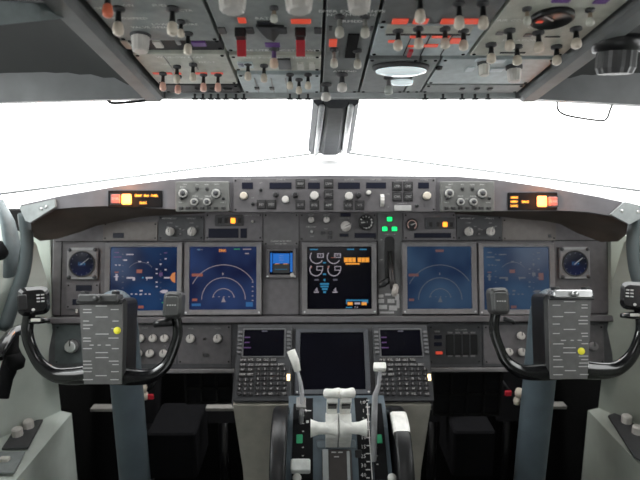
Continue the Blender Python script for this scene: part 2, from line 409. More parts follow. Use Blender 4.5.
# dark arched underside showing at each end
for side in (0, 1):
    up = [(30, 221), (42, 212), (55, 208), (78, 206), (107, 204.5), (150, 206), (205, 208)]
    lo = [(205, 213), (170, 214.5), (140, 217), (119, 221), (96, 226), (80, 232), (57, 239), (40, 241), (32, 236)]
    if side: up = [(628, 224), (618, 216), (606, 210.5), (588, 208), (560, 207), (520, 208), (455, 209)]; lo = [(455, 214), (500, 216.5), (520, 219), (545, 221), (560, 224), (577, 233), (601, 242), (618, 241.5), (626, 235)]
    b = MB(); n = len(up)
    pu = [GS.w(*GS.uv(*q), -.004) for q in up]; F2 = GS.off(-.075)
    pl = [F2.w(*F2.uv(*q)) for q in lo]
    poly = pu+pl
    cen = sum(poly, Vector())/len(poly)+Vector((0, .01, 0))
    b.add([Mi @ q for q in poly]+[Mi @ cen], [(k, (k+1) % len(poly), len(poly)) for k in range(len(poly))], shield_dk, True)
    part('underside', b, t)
    b = MB(); pts = [(21, 207), (56, 199.5), (57, 207), (44, 215), (32, 222.5), (27, 221)]
    if side: pts = [(609, 214.5), (623, 202), (641, 206), (641, 217), (628, 224.5)]
    b.prism([t.p(*q) for q in pts], 0, .008, mat('bracket_grey', (.27, .29, .29), .5))
    for (qx, qy) in (((43, 209), (48, 207)) if not side else ((620, 211), (636, 212))): b.lathe([(.004, 0), (.0035, .002), (.0001, .002)], silver, 10, (*t.p(qx, qy), .008))
    part('end_bracket', b, t)

GS1 = GS.off(.004)
# mode control panel
t = Thing('mode_control_panel', 'long grey autopilot control panel in the middle of the glareshield', 'control panel', GS1, 330, 195)
L = [(s_, x, y, h, inkd) for s_, x, y, h in (('COURSE', 247, 179.5, .0035), ('A/T', 261, 183, .0035), ('IAS/MACH', 281, 179.8, .0035), ('HEADING', 314, 179.8, .0035), ('ALTITUDE', 349, 179.8, .0035), ('VERT SPEED', 376, 179.8, .0035), ('A/P ENGAGE', 402, 180.6, .0035), ('COURSE', 424, 179.8, .0035), ('F/D', 253, 198, .003), ('DISENGAGE', 402, 203.6, .003), ('DN', 388, 194, .003), ('UP', 388, 207, .003))]
plate(t, 233, 178, 436, 212, shield_m if False else panel, .02, .002, letters=L)
def window(t, x0, y0, x1, y1, txt=None):
    a = t.rect(x0, y0, x1, y1); b = MB(); b.box(*a, 0, .0015, lcd, .001)
    if txt: b.text(txt, (a[0]+a[1])/2, (a[2]+a[3])/2, (a[3]-a[2])*.5, mat('lcd_digit', (.12, .12, .16), .4, noise=0), .0021, (a[1]-a[0])*.8)
    return part('readout', b, t)
for q in ((242, 182.5, 253, 189), (269.5, 182.5, 291.5, 189), (308, 182.5, 320, 189), (338, 182.5, 360, 189), (366, 182.5, 386, 188.5), (418, 182.5, 429, 188.5)): window(t, *q)
for x, y, r, m in ((244, 196, .0098, cream), (276, 194.7, .0065, btn_m), (285.6, 199.7, .0092, pale), (295.3, 195, .0065, btn_m), (314.4, 195.8, .0108, pale), (348.8, 196.3, .0105, pale), (358.6, 195.3, .0062, btn_m), (368.4, 193, .0062, pale), (426.4, 196, .0102, cream)):
    knob(t, x, y, r, m, .016, skirt=True, pointer=False)
for x, y, s_ in ((261.7, 204.7, 'N1'), (271.6, 204.7, 'SPEED'), (300.3, 184, 'VNAV'), (300.3, 205, 'LVL CHG'), (314.4, 205.3, 'HDG SEL'), (328.6, 184, 'LNAV'), (328.6, 194.7, 'VOR LOC'), (328.6, 205.3, 'APP'), (348.3, 205.3, 'ALT HLD'), (359.7, 205.3, 'V/S'), (396.9, 186.5, 'CMD'), (408, 186.5, 'CMD'), (396.9, 197, 'CWS'), (408, 197, 'CWS')):
    button(t, x, y, .0185, .0185, txt=s_)
toggle(t, 261, 190, .013, .0022, black); toggle(t, 253, 204, .013, .0022, black); toggle(t, 416.6, 206, .013, .0022, black)
a = t.rect(380.3, 194, 384, 207); b = MB(); b.lathe([(.0001, -(a[1]-a[0])/2), (.017, -(a[1]-a[0])/2), (.017, (a[1]-a[0])/2), (.0001, (a[1]-a[0])/2)], pale, 24, smooth=False, knurl=.05, M=Matrix.Translation(((a[0]+a[1])/2, (a[2]+a[3])/2, -.006)) @ Matrix.Rotation(math.pi/2, 4, 'Y')); part('thumbwheel', b, t)
a = t.rect(394, 205.5, 411, 211); b = MB(); b.box(*a, 0, .007, mat('bar_grey', (.38, .37, .36), .5), .002); part('disengage_bar', b, t)
# EFIS control panels
GS2 = GS.off(.014)
for side in (0, 1):
    X = (lambda v: v) if side == 0 else (lambda v: v+265.4+(.0))
    t = Thing('display_control_panel', 'small display control panel with ring knobs at the %s end of the autopilot panel' % ('left' if side == 0 else 'right'), 'control panel', GS2, X(202), 196)
    L = [(s_, X(x), y, .0032, ink) for s_, x, y in (('MINS', 185, 184.5), ('FPV', 197, 184.7), ('MTRS', 207, 184.7), ('BARO', 217, 184.5), ('VOR 1', 181, 202.5), ('VOR 2', 223, 202.5), ('RADIO', 183, 187), ('MODE', 195, 196.2), ('RANGE', 208, 196.2), ('CTR', 201, 199))]
    plate(t, X(175.5), 181.5, X(229), 211.5, mat('panel_olive', (.135, .135, .128), .5), .018, .002, letters=L, scr=False)
    for x, y, r in ((183.5, 193.6, .0105), (216.3, 193.6, .0105), (194.7, 202, .0088), (207.5, 202, .0088)): ringknob(t, X(x), y, r)
    for x in (197, 207): button(t, X(x), 189, .006, .006)
    for x in (181, 188, 195, 202, 209, 216, 223.5): button(t, X(x), 208.3, .0085, .0052)
    toggle(t, X(181.4), 198.6, .011, .002, black); toggle(t, X(223.6), 198.6, .011, .002, black)
# master caution clusters
for side in (0, 1):
    t = Thing('warning_light_cluster', 'row of lit amber warning lights on the %s wing of the glareshield' % ('left' if side == 0 else 'right'), 'warning lights', GS1, 135 if side == 0 else 532, 199)
    if side == 0:
        plate(t, 108, 190.5, 162, 207.5, blackm, .01, scr=False)
        button(t, 116, 199, .022, .022, mat('fire_button', (.30, .10, .09), .4), 'fire_warning_light', txt='FIRE WARN')
        lamp(t, 127, 199.4, .0235, .0255, E_hot, 'master_caution_light', .005)
        for x, y, s_ in ((138.6, 195.8, 'FLT CONT'), (146.5, 195.8, 'IRS'), (154.8, 195.8, 'FUEL'), (143.5, 203, 'ELEC')):
            xx, yy = t.p(x, y); bb = MB(); bb.box(-.009, .009, -.0045, .0045, 0, .0012, black); bb.text(s_, 0, 0, .0062, E_or, .002, .0175); bb.box(-.006, .006, -.0010, .0010, .0011, .0013, E_or); part('annunciator', bb, t, (xx, yy, 0))
    else:
        plate(t, 508, 192.5, 557.5, 210, blackm, .01, scr=False)
        button(t, 552.5, 201.5, .022, .022, mat('fire_button', (.30, .10, .09), .4), 'fire_warning_light', txt='FIRE WARN')
        lamp(t, 541.5, 201.5, .0235, .0265, E_hot, 'master_caution_light', .005)
        for x, y, s_ in ((514, 197.6, 'ANTI ICE'), (514, 201.8, 'HYD'), (514, 206, 'DOORS'), (525, 202, 'ENG')):
            xx, yy = t.p(x, y); bb = MB(); bb.box(-.010, .010, -.0042, .0042, 0, .0012, black); bb.text(s_, 0, 0, .0062, E_or, .002, .0185); bb.box(-.0065, .0065, -.0010, .0010, .0011, .0013, E_or); part('annunciator', bb, t, (xx, yy, 0))

# ================================================================== main instrument panel
t = Thing('main_instrument_panel', 'wide dark grey main instrument panel under the glareshield', 'instrument panel', MAIN, 330, 285)
tl, tr_ = [t.p(*q) for q in ((52, 213), (609, 213))]; bl, br = [t.p(*q) for q in ((52, 318), (609, 318))]
b = MB(); X0, X1 = t.p(50, 300)[0], t.p(611, 300)[0]; Y1 = t.p(330, 208)[1]; Y0 = t.p(330, 316)[1]
b.box(X0, X1, Y0, Y1, -.05, -.0045, panel, .01)
for x in (61, 107, 184.5, 262.5, 299, 377.5, 403, 475.5, 553.5):
    xx = t.p(x, 260)[0]; b.box(xx-.0009, xx+.0009, Y0+.002, t.p(x, 241)[1], -.0046, -.0030, blackm)
yy = t.p(330, 241)[1]; b.box(X0+.01, X1-.01, yy-.001, yy+.001, -.0046, -.0030, blackm)
part('panel_face', b, t)
YL = t.p(330, 322)[1]; YB = t.p(330, 368)[1]
b = MB(); b.box(X0, X1, YL, Y0, -.06, .020, panel, .004); b.box(X0+.005, X1-.005, YL-.003, YL+.004, -.02, .008, black); part('ledge', b, t)
b = MB(); b.box(X0, X1, YB, YL, -.06, .002, mat('lower_panel', (.07, .07, .076), .55), .004); b.box(X0, X1, YB-.010, YB, -.06, .012, panel_lt, .003)
for x in (100, 127, 232, 427, 482): xx = t.p(x, 345)[0]; b.box(xx-.001, xx+.001, YB, YL, .001, .0032, black)
part('lower_panel', b, t)

def display(label, x0, y0, x1, y1, smat, sym, group=None, bez=panel_lt, F=MAIN, bz=5.5, name='display_unit', symname='screen_symbols'):
    t = Thing(name, label, 'display', F, (x0+x1)/2, (y0+y1)/2, group)
    a = t.rect(x0, y0, x1, y1); g = bz*PXM; b = MB()
    o_ = [(a[0]-g, a[2]-g), (a[1]+g, a[2]-g), (a[1]+g, a[3]+g*.8), (a[0]-g, a[3]+g*.8)]
    i_ = [(a[0], a[2]), (a[1], a[2]), (a[1], a[3]), (a[0], a[3])]
    vs = [(x, y, -.001) for x, y in o_]+[(x, y, .009) for x, y in [(a[0]-g+.002, a[2]-g+.002), (a[1]+g-.002, a[2]-g+.002), (a[1]+g-.002, a[3]+g*.8-.002), (a[0]-g+.002, a[3]+g*.8-.002)]]+[(x+(.0-(.0)), y, .007) for x, y in i_]+[(x, y, -.001) for x, y in i_]
    fs = []
    for k in range(4):
        j = (k+1) % 4; fs += [(k, j, 4+j, 4+k), (4+k, 4+j, 8+j, 8+k), (8+k, 8+j, 12+j, 12+k)]
    b.add(vs, fs, bez)
    for (cx_, cy_) in ((a[0]-g*.5, a[2]-g*.5), (a[1]+g*.5, a[2]-g*.5)): b.lathe([(.0028, 0), (.0022, .001), (.0001, .001)], silver, 10, (cx_, cy_, .0085))
    part('bezel', b, t)
    b = MB(); b.box(a[0]-.001, a[1]+.001, a[2]-.001, a[3]+.001, -.004, .003, smat, .006); part('screen', b, t)
    if sym:
        b = MB(); sym(t, b); part(symname, b, t)
    return t
Z = .0036
def SR(t, b, x0, y0, x1, y1, m): a = t.rect(x0, y0, x1, y1); b.quad(*a, Z, m)
def ST(t, b, s_, x, y, h, m, mw=None):
    xx, yy = t.p(x, y); b.text(s_, xx, yy, h*PXM, m, Z+.0002, mw*PXM if mw else None)
def SA(t, b, x, y, r, m, a0=0, a1=360, w=.7):
    b.ringflat(t.p(x, y), (r-w/2)*PXM, (r+w/2)*PXM, Z, m, a0, a1, 40)
RED, DIM = E_red, E_dim
F_wh = mat('symbol_faint', (.05, .05, .06), .5, emit=.13, ecol=(.45, .50, .62), noise=0); F_red = mat('symbol_faint_red', (.1, .03, .03), .5, emit=.11, ecol=(.85, .35, .35), noise=0)
def pfd(dx, dim):
    W = E_wh if not dim else F_wh; M_ = E_mg if not dim else F_wh; E_red = RED if not dim else F_red; E_dim = DIM if not dim else F_wh
    def f(t, b):
        for x0, y0, x1, y1 in ((133, 277.2, 135.5, 280.5), (127, 277, 134, 278.6), (147, 278.6, 147.6, 280.5), (146, 277, 153, 278.6), (114.5, 276, 119, 277), (116, 274, 118, 280.5), (164.5, 277, 170, 278.5), (156, 268.5, 158, 269.7), (156, 273, 158, 274), (156, 281.5, 158, 282.7), (156, 286, 158, 287.2), (160, 263.5, 162, 264.7), (165, 258.2, 167, 259.4), (165, 269, 167, 270.4), (138.7, 261, 141.5, 262.2), (126.5, 254, 134, 255), (124, 259.4, 127.5, 260.8), (115.5, 264.6, 117.5, 265.6), (119, 264.6, 121, 265.6), (131, 293.5, 133, 294.6), (135.5, 293.5, 137.5, 294.6), (145, 293.5, 147, 294.6), (149, 293.5, 151, 294.6), (140, 293.5, 142.4, 295), (140, 290, 143, 291.4), (147.5, 262, 149, 263)): SR(t, b, x0+dx, y0, x1+dx, y1, W)
        xx = [t.p(160+dx, 291.5), t.p(163+dx, 289.8), t.p(168+dx, 290), t.p(168+dx, 293), t.p(163+dx, 293.2)]; b.add([(*q, Z) for q in xx], [(0, 4, 3, 2, 1)], W)
        for x0, y0, x1, y1 in ((115, 252, 119.5, 253), (114, 256.5, 122, 257.6), (164.5, 252.4, 167.5, 253.4), (159.5, 272.5, 163, 276)): SR(t, b, x0+dx, y0, x1+dx, y1, M_)
        SR(t, b, 137+dx, 269.5, 142.6+dx, 273, E_red); SR(t, b, 138.5+dx, 305.5, 144+dx, 308.3, E_red); SR(t, b, 115+dx, 271.7, 119+dx, 272.7, E_red)
        if not dim:
            q = [t.p(170, 277.5), t.p(172.5, 273.5), t.p(175.5, 272), t.p(175.5, 283), t.p(172.5, 281.5)]; b.add([(*k, Z) for k in q], [(0, 4, 3, 2, 1)], mat('symbol_amber_dim', (.5, .2, .03), .5, emit=.5, ecol=(.9, .30, .08), noise=0))
            SR(t, b, 162, 302, 165, 303, E_grn); SR(t, b, 142.5, 277, 144, 278.3, E_cy)
        else: SR(t, b, 166+dx, 273, 171+dx, 280, E_red)
        # airspeed, attitude ball and altitude outlines
        for k in range(9): SR(t, b, 122.5+dx, 254+k*5.6, 124+dx, 254.6+k*5.6, E_dim); SR(t, b, 160.3+dx, 254+k*5.6, 161.6+dx, 254.6+k*5.6, E_dim)
        SA(t, b, 141+dx, 277, 15, E_dim, 40, 140, .5)
    return f
def nd(dx, dim):
    W = F_wh if dim else mat('symbol_arc', (.4, .35, .4), .5, emit=.30, ecol=(.66, .54, .60), noise=0)
    E_red = RED if not dim else F_red
    def f(t, b):
        cx_, cy_ = 223.7+dx, 299.5
        SA(t, b, cx_, cy_, 11, W, 10, 170); SA(t, b, cx_, cy_, 22, W, 0, 180); SA(t, b, cx_, cy_, 35, W, 32, 153)
        q = [t.p(cx_, 296.5), t.p(cx_-2.3, 302), t.p(cx_+2.3, 302)]; b.add([(*k, Z) for k in q], [(0, 1, 2)], W)
        for k in range(5): SR(t, b, 213.5+dx+k*5, 296.3, 215+dx+k*5, 297, W)
        SR(t, b, cx_-1.2, 272.7, cx_, 275, W)
        if not dim:
            for k in range(5): SR(t, b, 252, 281.5+k*4.6, 253.6, 282.5+k*4.6, W)
            ST(t, b, 'TRK', 222.5, 250.7, 2.8, E_amt); SR(t, b, 219, 249.6, 226.5, 252, E_red); ST(t, b, 'GS', 199, 249.7, 1.8, E_cy, 8); SR(t, b, 197, 249.2, 203, 250.1, E_dim); SR(t, b, 234, 248.7, 240, 249.6, E_grn); SR(t, b, 243, 248.7, 251.5, 249.8, W); SR(t, b, 245, 253, 249, 254.2, W)
            SR(t, b, 192, 273.6, 203, 276.4, E_red); ST(t, b, 'VOR', 197, 275, 3, E_red); SR(t, b, 192.5, 298.5, 197.5, 301, E_red); SR(t, b, 192, 303.5, 201, 306, mat('symbol_blue', (.02, .15, .4), .5, emit=.35, ecol=(.03, .22, .6), noise=0)); SR(t, b, 246, 302, 253, 306.5, MATS['symbol_blue'])
        else:
            SR(t, b, 219+dx, 249.6, 227+dx, 252, E_red); SR(t, b, 192+dx, 273.6, 202+dx, 276.4, E_red); SR(t, b, 192.5+dx, 298.5, 197.5+dx, 301, E_red)
    return f
def eicas(t, b):
    W = E_wh
    for (x, y, r) in ((316.7, 257, 6.6), (333.7, 257, 6.6), (316, 269.7, 6.2), (334, 269.7, 6.2)):
        SA(t, b, x, y, r, W, 140, 360 if y > 260 else 330, .8); a = t.rect(x-.5, y-.9-1.2, x+6.5, y+2.2-1.2)
        SR(t, b, x+.5, y-3.6, x+7, y-3.0, W); SR(t, b, x+.5, y+.2, x+7, y+.8, W); SR(t, b, x+.5, y-3.6, x+1.1, y+.8, W); SR(t, b, x+6.4, y-3.6, x+7, y+.8, W)
    ST(t, b, '21.3', 320.8, 255.3, 2.7, W); ST(t, b, '20.8', 338, 255.3, 2.7, W)
    for q in ((310.5, 266, 312, 268), (327.6, 266, 329.2, 268)): SR(t, b, *q, E_red)
    SR(t, b, 331, 257.3, 336, 257.9, E_red)
    for q in ((310, 249, 318, 250.1), (347, 248.8, 354, 250), (359.5, 248.8, 366.5, 250), (323, 262, 326, 263.3), (323, 273.4, 326, 275), (323.6, 279, 325.4, 281), (320, 283, 329, 284.8), (320.5, 285.6, 328.5, 287.2), (322, 288, 327.5, 290), (323.3, 291, 326, 293)): SR(t, b, *q, E_cy)
    for x in (316.4, 335): SR(t, b, x-2, 279, x+2.4, 280.6, E_dim); ST(t, b, '4', x, 290, 4.4, W); SR(t, b, x-2.5, 291.6, x+2.4, 292.6, W)
    for q in ((344, 257.6, 355.6, 262.2), (357.6, 257.6, 369, 262.2)): SR(t, b, *q, E_amt)
    for q in ((345.5, 263, 359.5, 264.6),): SR(t, b, *q, E_amt)
    for k in (348, 352, 361.3, 365): SR(t, b, k-.3, 257.6, k+.3, 262.2, black)
    for q in ((346, 299.5, 368, 301), (346, 306.8, 352, 308), (362, 301, 368, 303), (346, 299.5, 347, 304)): SR(t, b, *q, E_cy)
    for q in ((347.5, 302, 352.5, 305), (361.5, 302, 366.5, 305)): SR(t, b, *q, E_amt)
    SR(t, b, 354.5, 302.3, 360, 304.3, W); ST(t, b, '7.4', 356, 307.3, 2.2, W)
G_DU = 'display units across the main panel'
display('leftmost display unit with blue flight display, between clock and arc display', 110.5, 247, 177.5, 310.5, scr_pfd, pfd(0, False), G_DU)
display('display unit with three white range arcs, second from the left', 189.7, 246.7, 256.7, 309.6, scr_nd, nd(0, False), G_DU)
display('centre display unit with engine dials and amber text, left of gear lever', 307.2, 246.7, 371.5, 309, scr_blk, eicas, G_DU)
display('hazy blue display unit with faint arcs, just right of the gear lever', 406.8, 246.5, 471.3, 308.8, scr_refl_haze, nd(216.3, True), G_DU)
display('rightmost display unit with dim blue flight display, left of right clock', 483, 247, 549, 309.5, scr_refl_haze, pfd(372, True), G_DU)
# standby display
def isfd(t, b):
    a = t.rect(273, 253.5, 289.5, 263.5); b.quad(*a, Z, E_sky); a = t.rect(273, 264, 289.5, 273); b.quad(*a, Z, mat('standby_ground', (.03, .03, .03), .5, noise=0))
    for q in ((270.3, 253, 272.3, 272), (290.2, 253, 292.5, 272)): SR(t, b, *q, E_sky)
    for k in range(4): SR(t, b, 279, 255.5+k*2.2, 283.6, 255.9+k*2.2, E_wh)
    SR(t, b, 275, 263.6, 279.5, 264.3, E_amt); SR(t, b, 283.5, 263.6, 288, 264.3, E_amt); SR(t, b, 275, 269, 287, 269.6, E_cy)
tt = display('small square standby display with bright blue upper half', 269.5, 251, 293, 274.7, scr_blk, isfd, None, panel, MAIN, 3.6, 'standby_display')
for k in range(4): button(tt, 267.8, 254+k*5.4, .004, .008); button(tt, 294.8, 254+k*5.4, .004, .008)
knob(tt, 292.3, 275, .006, pale, .012, pointer=False)
tt = Thing('blank_panel', 'plain grey blank cover plate above the standby display', 'panel', MAIN, 281, 228)
plate(tt, 263.5, 213, 298.8, 245.8, mat('panel_blank', (.118, .112, .115), .5), .003, .001, letters=[('STANDBY INSTRUMENT', 281, 241.2, .0036, ink), ('MASTER TEST', 281, 243.8, .0034, ink)])
# clocks
for side in (0, 1):
    cx_, cy_ = (83, 264) if side == 0 else (574, 263.5)
    tt = Thing('clock', 'round dark clock in a square bezel at the %s end of the main panel' % ('left' if side == 0 else 'right'), 'clock', MAIN, cx_, cy_)
    a = tt.rect(cx_-15, cy_-16.5, cx_+15, cy_+15.5); b = MB(); b.box(*a, 0, .006, panel_lt, .004)
    for sx_ in (a[0]+.006, a[1]-.006):
        for sy_ in (a[2]+.006, a[3]-.006): b.lathe([(.0055, 0), (.0045, .004), (.0001, .004)], panel_dk, 12, (sx_, sy_, .006))
    b.box(a[0]+.004, a[1]-.004, a[3]-.007, a[3]-.001, .006, .0075, mat('bezel_pale', (.28, .28, .28), .5)); b.box(a[0]+.012, a[1]-.004, a[2]+.001, a[2]+.006, .006, .0075, MATS['bezel_pale']); part('bezel', b, tt)
    b = MB(); b.lathe([(.0345, .004), (.0345, .0095), (.0325, .0095), (.0315, .0075), (.0001, .0075)], black, 36); part('case', b, tt)
    b = MB(); b.ringflat((0, 0), .0001, .031, .0080, MATS.get('clock_dial') or screen_mat('clock_dial', (.002, .003, .006), (.004, .007, .030), 1), seg=36)
    for k in range(12):
        an = k*math.pi/6; c_, s_ = math.cos(an), math.sin(an); b.box(-.0006, .0006, .026, .0295, .0082, .0085, E_dim, M=Matrix.Rotation(an, 4, 'Z'))
    b.box(-.010, .010, -.006, .006, .0082, .0086, scr_nd); b.text('12:04', 0, 0, .006, E_cy, .0090, .018); part('dial', b, tt)
    b = MB(); b.box(-.0007, .0007, -.004, .024, .0092, .0096, ink, M=Matrix.Rotation(-.9, 4, 'Z')); part('hand', b, tt)
# small readouts below the left clock
tt = Thing('readout_panel', 'small dark readout panel below the left clock', 'panel', MAIN, 84, 294)
plate(tt, 66, 283, 99, 309, panel, .003, .001)
for q in ((76, 285, 92, 291), (72.5, 299, 79, 305)): window(tt, *q)
lamp(tt, 77, 311, .006, .010, white, 'placard')
# annunciator module left/right
for side in (0, 1):
    tt = Thing('annunciator_panel', 'autopilot annunciator panel with one amber light on the %s' % ('left of the blank plate' if side == 0 else 'right of the landing gear lights'), 'panel', MAIN, 232 if side == 0 else 434, 226)
    if side == 0:
        plate(tt, 205, 213, 262.5, 240, panel, .003, .001, letters=[('DISENGAGE LIGHT TEST', 252, 215.5, .003, inkd)])
        a = tt.rect(215, 214.8, 243.5, 226); b = MB(); b.box(*a, 0, .004, panel_dk, .003); part('housing', b, tt)
        for x, m in ((220, black), (226.5, black), (233.3, E_or), (240, black)): lamp(tt, x, 220.8, .012 if m is E_or else .011, .014, m, hz=.007)
        window(tt, 208.5, 228.5, 238.5, 238); window(tt, 240.5, 228.5, 247, 238); toggle(tt, 253, 221.8, .014, .0022, pale)
    else:
        plate(tt, 403.6, 213, 456, 240, panel, .003, .001)
        a = tt.rect(424.5, 217.5, 455, 229); b = MB(); b.box(*a, 0, .004, panel_dk, .003); part('housing', b, tt)
        for x, m in ((430.2, black), (437.4, black), (444.6, E_or), (451, black)): lamp(tt, x, 224.6, .012 if m is E_or else .010, .013, m, hz=.007)
        window(tt, 414, 233, 451, 238)
        g = tt.p(411.7, 224.8); b = MB(); b.lathe([(.0165, 0), (.0165, .006), (.0145, .006), (.014, .0045), (.0001, .0045)], black, 28, (*g, 0))
        b.ringflat(g, .0105, .0128, .005, mat('dial_pink', (.55, .35, .30), .5, noise=0), -60, 230); part('gauge_case', b, tt)
        b = MB(); b.box(-.0008, .0008, -.003, .011, .0052, .0058, ink, M=Matrix.Translation((*g, 0)) @ Matrix.Rotation(-1.2, 4, 'Z')); part('needle', b, tt)
# panel light knobs
for side in (0, 1):
    tt = Thing('light_control_panel', 'panel with two pale rotary light knobs above the %s displays' % ('left' if side == 0 else 'right'), 'panel', MAIN, 181 if side == 0 else 479, 229)
    X = (lambda v: v) if side == 0 else (lambda v: v+298.3)
    plate(tt, X(158.5), 215.5, X(203.5), 240, panel_dk, .004, .001, letters=[('MAIN PANEL DU', X(169), 218.5, .0036, ink), ('UPPER DU', X(191), 218.5, .0036, ink), ('OUTBD', X(170), 223, .003, inkd), ('INBD', X(192), 223, .003, inkd), ('BRT', X(197.5), 226.5, .003, inkd), ('BRT', X(177), 226.5, .003, inkd), ('NORM', X(182), 230, .003, inkd)])
    pointerknob(tt, X(170.3), 231.6, .0105, .2); pointerknob(tt, X(192), 231.6, .0105, -.3)
    for q in ((180.5, 229), (180.5, 234)): lamp(tt, X(q[0]), q[1], .006, .004, panel_lt)
tt = Thing('side_cover_panel', 'flat grey cover strip below the right glareshield end, above the rightmost display', 'panel', MAIN, 529, 230)
plate(tt, 502.5, 218, 556, 240.5, mat('panel_brown', (.135, .118, .110), .5), .003, .001); lamp(tt, 549.5, 236, .006, .006, panel_dk, 'latch')
tt = Thing('side_cover_panel', 'flat grey cover strip with small latch below the left amber lights', 'panel', MAIN, 131, 231)
plate(tt, 103, 222, 157.5, 240.5, MATS['panel_brown'], .003, .001); window(tt, 113, 233, 124, 238)
# centre engine / autobrake module
tt = Thing('center_switch_panel', 'center switch panel with autobrake knob and round white-ticked gauge', 'panel', MAIN, 339, 228)
plate(tt, 299.5, 213, 377, 241, mat('panel_center', (.095, .090, .093), .5), .003, .001, letters=[('N1 SET', 311, 215.2, .0032, inkd), ('SPD REF', 326.5, 215.2, .0032, inkd), ('FUEL FLOW', 311, 227, .0034, ink), ('RESET', 312, 236.5, .003, inkd), ('MFD', 326, 229, .003, inkd), ('AUTO BRAKE', 344.5, 218, .003, inkd), ('FLAPS', 366, 212.8, .003, inkd)])
knob(tt, 311.2, 220, .0085, pale, .014); knob(tt, 326.6, 220, .009, pale, .014); toggle(tt, 311.6, 232, .014, .0024, silver)
for q in ((323, 233), (330, 233), (330, 237.5)): button(tt, *q, .009, .007, panel_dk)
lamp(tt, 345.6, 214.8, .026, .009, lcd); lamp(tt, 344, 235.2, .022, .007, lcd); window(tt, 354.5, 233, 376, 238)
pointerknob(tt, 345.8, 226.4, .0125, -1.2)
g = tt.p(366, 222.5); b = MB(); b.lathe([(.0215, 0), (.0215, .007), (.0195, .007), (.019, .005), (.0001, .005)], black, 32, (*g, 0)); 
for k in range(9): b.box(-.0010, .0010, .0135, .0175, .0055, .006, ink, M=Matrix.Translation((*g, 0)) @ Matrix.Rotation(math.radians(60-k*30), 4, 'Z'))
b.ringflat(g, .0150, .0162, .0056, ink, -120, 30); part('gauge_case', b, tt)
b = MB(); b.box(-.0011, .0011, -.004, .0135, .0062, .0068, ink, M=Matrix.Translation((*g, 0)) @ Matrix.Rotation(math.radians(95), 4, 'Z')); b.lathe([(.003, .0062), (.003, .008), (.0001, .008)], panel_dk, 12, (*g, 0)); part('needle', b, tt)
# landing gear panel
tt = Thing('landing_gear_panel', 'narrow landing gear panel with three green lights and a slotted lever', 'panel', MAIN, 390, 264)
def slot(b):
    a = tt.rect(384.6, 236.5, 394.6, 284); b.box(*a, 0, .0015, black, .010)
    for (x, y, w_, h_) in ((381, 296, 5, 3), (388, 294.5, 6, 2), (381, 301, 6, 4), (391, 301, 7, 4), (397, 297, 4, 6), (383, 307, 8, 4), (393, 308, 8, 5), (387, 312.5, 14, 2), (398, 304, 3, 8)):
        a = tt.rect(x-w_/2, y-h_/2, x+w_/2, y+h_/2); b.box(*a, 0, .0012, mat('placard_pale', (.40, .39, .39), .6), .0006)
plate(tt, 378, 213, 402.6, 317, mat('panel_gear', (.10, .098, .10), .5), .003, .001, scr=False, extra=slot, letters=[('LANDING GEAR', 390, 234.4, .0028, inkd), ('UP', 381, 240, .0034, ink), ('OFF', 381, 260, .0034, ink), ('DN', 381, 283, .0034, ink)])
for q in ((389.4, 219.2), (384.6, 229), (394.3, 229)): lamp(tt, *q, .0140, .0115, E_gr, 'gear_light', .004)
b = MB(); x0, y0 = tt.p(389.8, 252); x1, y1 = tt.p(389.8, 288); b.tube([(x0, y0, .002), (x0, (y0+y1)/2, .022), (x1, y1, .05)], [.006, .007, .0065], mat('lever_dark', (.05, .045, .045), .3, metal=.5), 12)
lv = part('gear_lever', b, tt)
b = MB(); b.lathe([(.0001, -.007), (.011, -.007), (.0165, -.003), (.0165, .003), (.011, .007), (.0001, .007)], mat('lever_wheel', (.40, .36, .33), .35), 24, M=Matrix.Translation((x1+.006, y1-.004, .052)) @ Matrix.Rotation(math.pi/2, 4, 'Y') @ Matrix.Rotation(.2, 4, 'X')); part('wheel_knob', b, lv)
b = MB(); b.tube([(x1-.004, y1+.025, .03), (x1-.022, y1+.012, .034), (x1-.034, y1+.006, .034)], [.008, .010, .006], black, 12); part('lever_lock', b, lv)

# lower panel modules
LOW = MAIN.off(.003)
tt = Thing('air_control_panel', 'lower left panel of pale round knobs behind the left yoke', 'panel', LOW, 145, 346)
plate(tt, 128, 325, 176, 364, panel, .003, .001, letters=[('AUDIO', 145, 328, .0034, inkd), ('MAP', 165, 346, .003, inkd)])
for q in ((141, 338), (153.5, 338), (165, 338), (139, 353), (150.5, 353), (164, 353)): knob(tt, *q, .0105, pale, .016)
tt = Thing('dimmer_knob_panel', 'lower panel with two pale ringed knobs left of the left keypad unit', 'panel', LOW, 205, 346)
plate(tt, 178, 325, 231, 364, panel, .003, .001, letters=[('PANEL', 191, 328.5, .0034, inkd), ('FLOOD', 218, 328.5, .0034, inkd)])
for q in ((191, 338.3), (218, 338.3)): knob(tt, *q, .0115, pale, .018)
toggle(tt, 205, 338.5, .012, .002, black); lamp(tt, 206, 355, .012, .004, panel_dk)
tt = Thing('steering_switch_panel', 'lower left corner panel with a chrome rotary knob beside the left yoke', 'panel', LOW, 74, 344)
plate(tt, 55, 325, 99, 364, mat('panel_teal', (.075, .088, .092), .5), .003, .001)
knob(tt, 73, 346, .017, silver, .02)
tt = Thing('standby_radio_panel', 'lower right panel with dark display window and small red light', 'panel', LOW, 455, 344)
plate(tt, 429, 325, 481, 364, panel_dk, .003, .001, letters=[('YAW DAMPER', 461, 329.8, .0036, inkd)])
a = tt.rect(446, 334, 477.5, 355); b = MB(); b.box(*a, 0, .003, black, .003)
for k in range(4):
    for y in (332.6, 356): q = tt.p(450+k*7.6, y); b.box(q[0]-.006, q[0]+.006, q[1]-.002, q[1]+.002, 0, .0025, panel_lt)
for k in range(1, 4): q = tt.p(446+k*7.9, 344.5); b.box(q[0]-.0012, q[0]+.0012, a[2], a[3], .003, .0042, panel_dk)
